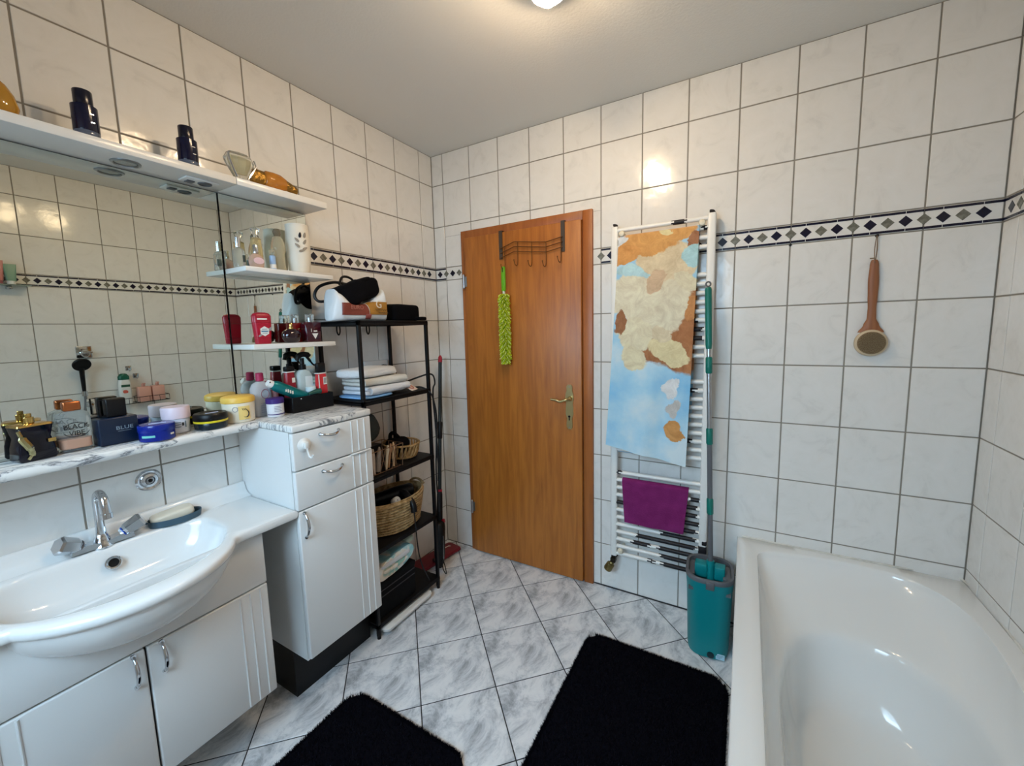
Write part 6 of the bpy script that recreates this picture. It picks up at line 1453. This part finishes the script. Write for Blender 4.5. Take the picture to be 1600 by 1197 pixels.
mb = MB(); loft(mb, [[(a, b, z) for a, b in stadium(hx, hy, .02, 5)] for z, hx, hy in ((0, .024, .034), (.004, .026, .037), (.15, .026, .038), (.185, .022, .032))]); part('bottle_body', mb, WHITEG, sh_, ang=50)
mb = MB(); loft(mb, [[(a, b, z) for a, b in stadium(hx, hy, .02, 5)] for z, hx, hy in ((.186, .023, .033), (.21, .023, .033), (.228, .021, .022), (.232, .018, .015))]); part('cap', mb, mat('forest_green_cap', (20, 92, 72), .35), sh_, ang=50)
mb = MB(); mb.rbox(.0262, .0268, -.026, .026, .130, .148, .0003, 1); part('green_label', mb, mat('green_label', (40, 84, 66), .4), sh_); mb = MB(); mb.super((.0265, .004, .095), (.003, .032, .026), .8, 14, amp=.003, freq=60); part('fruit_print', mb, mat('coral_print', (206, 96, 80), .4), sh_)
for y, lab in ((-.772, 'pink pump bottle in the wire basket, the one beside the shampoo'), (-.684, 'pink pump bottle in the wire basket, the one nearer the room corner')):
    t = thing('pump_bottle', lab, 'bottle', (XW - .052, y, .892), rz=PI)
    mb = MB(); mb.rbox(-.028, .028, -.040, .040, 0, .118, .008); part('bottle_body', mb, mat('salmon_bottle', (222, 164, 146), .35), t); mb = MB(); mb.lathe(cylprof(.012, .022, .002), (0, 0, .1185), 16); mb.box(-.006, .03, -.006, .006, .14, .147); part('pump_head', mb, mat('salmon_bottle2', (214, 156, 140), .35), t)
for y, z, lab in ((-.835, 1.160, 'small chrome towel hook plate, upper of two, beside the shower basket'), (-.795, 1.098, 'small chrome hook plate, lower of two, beside the shower basket')):
    t = thing('wall_hook', lab, 'hook', (XW, y, z)); mb = MB(); mb.rbox(XW - .006, XW, y - .018, y + .018, z - .018, z + .018, .003); part('hook_plate', mb, CHROME, t); mb = MB(); mb.tube(bez([(XW - .006, y, z - .004), (XW - .022, y, z - .006), (XW - .03, y, z - .02), (XW - .036, y, z - .006)], 12), .004, 8); part('hook_pin', mb, CHROME, t)
gs = thing('glass_shelf', 'glass wall shelf with chrome supports high on the right wall', 'shelf', (XW - .05, -1.55, 1.745))
mb = MB(); mb.rbox(XW - .105, XW - .004, -1.83, -1.292, 1.746, 1.754, .002); part('glass_plate', mb, mat('green_edge_glass', (196, 214, 204), .06, trans=.7), gs)
for y in (-1.74, -1.38):
    mb = MB(); mb.rbox(XW - .05, XW, y - .012, y + .012, 1.725, 1.746, .004); part('support', mb, CHROME, gs)
for y, c1, c2, lab in ((-1.372, (112, 150, 128), (230, 230, 226), 'sage green tube standing on the glass shelf'), (-1.425, (186, 118, 112), (150, 90, 96), 'dusty pink bottle behind the green tube on the glass shelf')):
    t = thing('toiletry_tube', lab, 'tube', (XW - .06, y, 1.7545), rz=PI)
    mb = MB(); loft(mb, [[(a, b, z) for a, b in stadium(hx, hy, min(hx, hy) * .8, 4)] for z, hx, hy in ((.022, .016, .022), (.09, .012, .028), (.128 + .02 * (y < -1.4), .003, .031))]); part('tube_body', mb, mat('tube_%d' % int(-y * 1000), c1, .4), t, ang=50)
    mb = MB(); mb.lathe(cylprof(.019, .022, .002), (0, 0, 0), 18); part('cap', mb, mat('tubecap_%d' % int(-y * 1000), c2, .4), t)

# ------------------------------------------------------------------ groups of look-alikes
GROUPS = {'aftershave_bottle': 'navy aftershave bottles on the canopy', 'pump_bottle': 'pink pump bottles in the shower basket', 'power_plug': 'black plugs in the wall outlet',
          'power_cable': 'black cables beside the rack', 'make_up_brush': 'make-up brushes in the wire basket', 'mirror_shelf': 'white shelves at the narrow mirror', 'wall_mirror': 'frameless mirrors on the left wall',
          'wall_hook': 'chrome hooks beside the shower basket', 'toiletry_tube': 'tubes and bottles of the bathroom', 'cream_tin': 'round tins on the marble ledge', 'wall_nail': 'dark nails in the back wall'}
for o in list(COL.objects):
    if o.parent is None and 'label' in o and 'group' not in o:
        k = o.name.split('.')[0]
        if k in GROUPS: o['group'] = GROUPS[k]
        elif k == 'perfume_bottle': o['group'] = {True: 'perfume bottles on the canopy', False: None}[o.location.z > 1.9] or ('perfume bottles on the upper mirror shelf' if o.location.z > 1.6 else 'dark red perfume bottles on the lower mirror shelf' if o.location.z > 1.3 else 'perfume bottles on the marble ledge')
        elif k == 'folded_towel' and o.location.z > 1: o['group'] = 'white towels stacked on the rack'
        elif k == 'cream_jar': o['group'] = 'cream jars around the ledge and cabinet top'
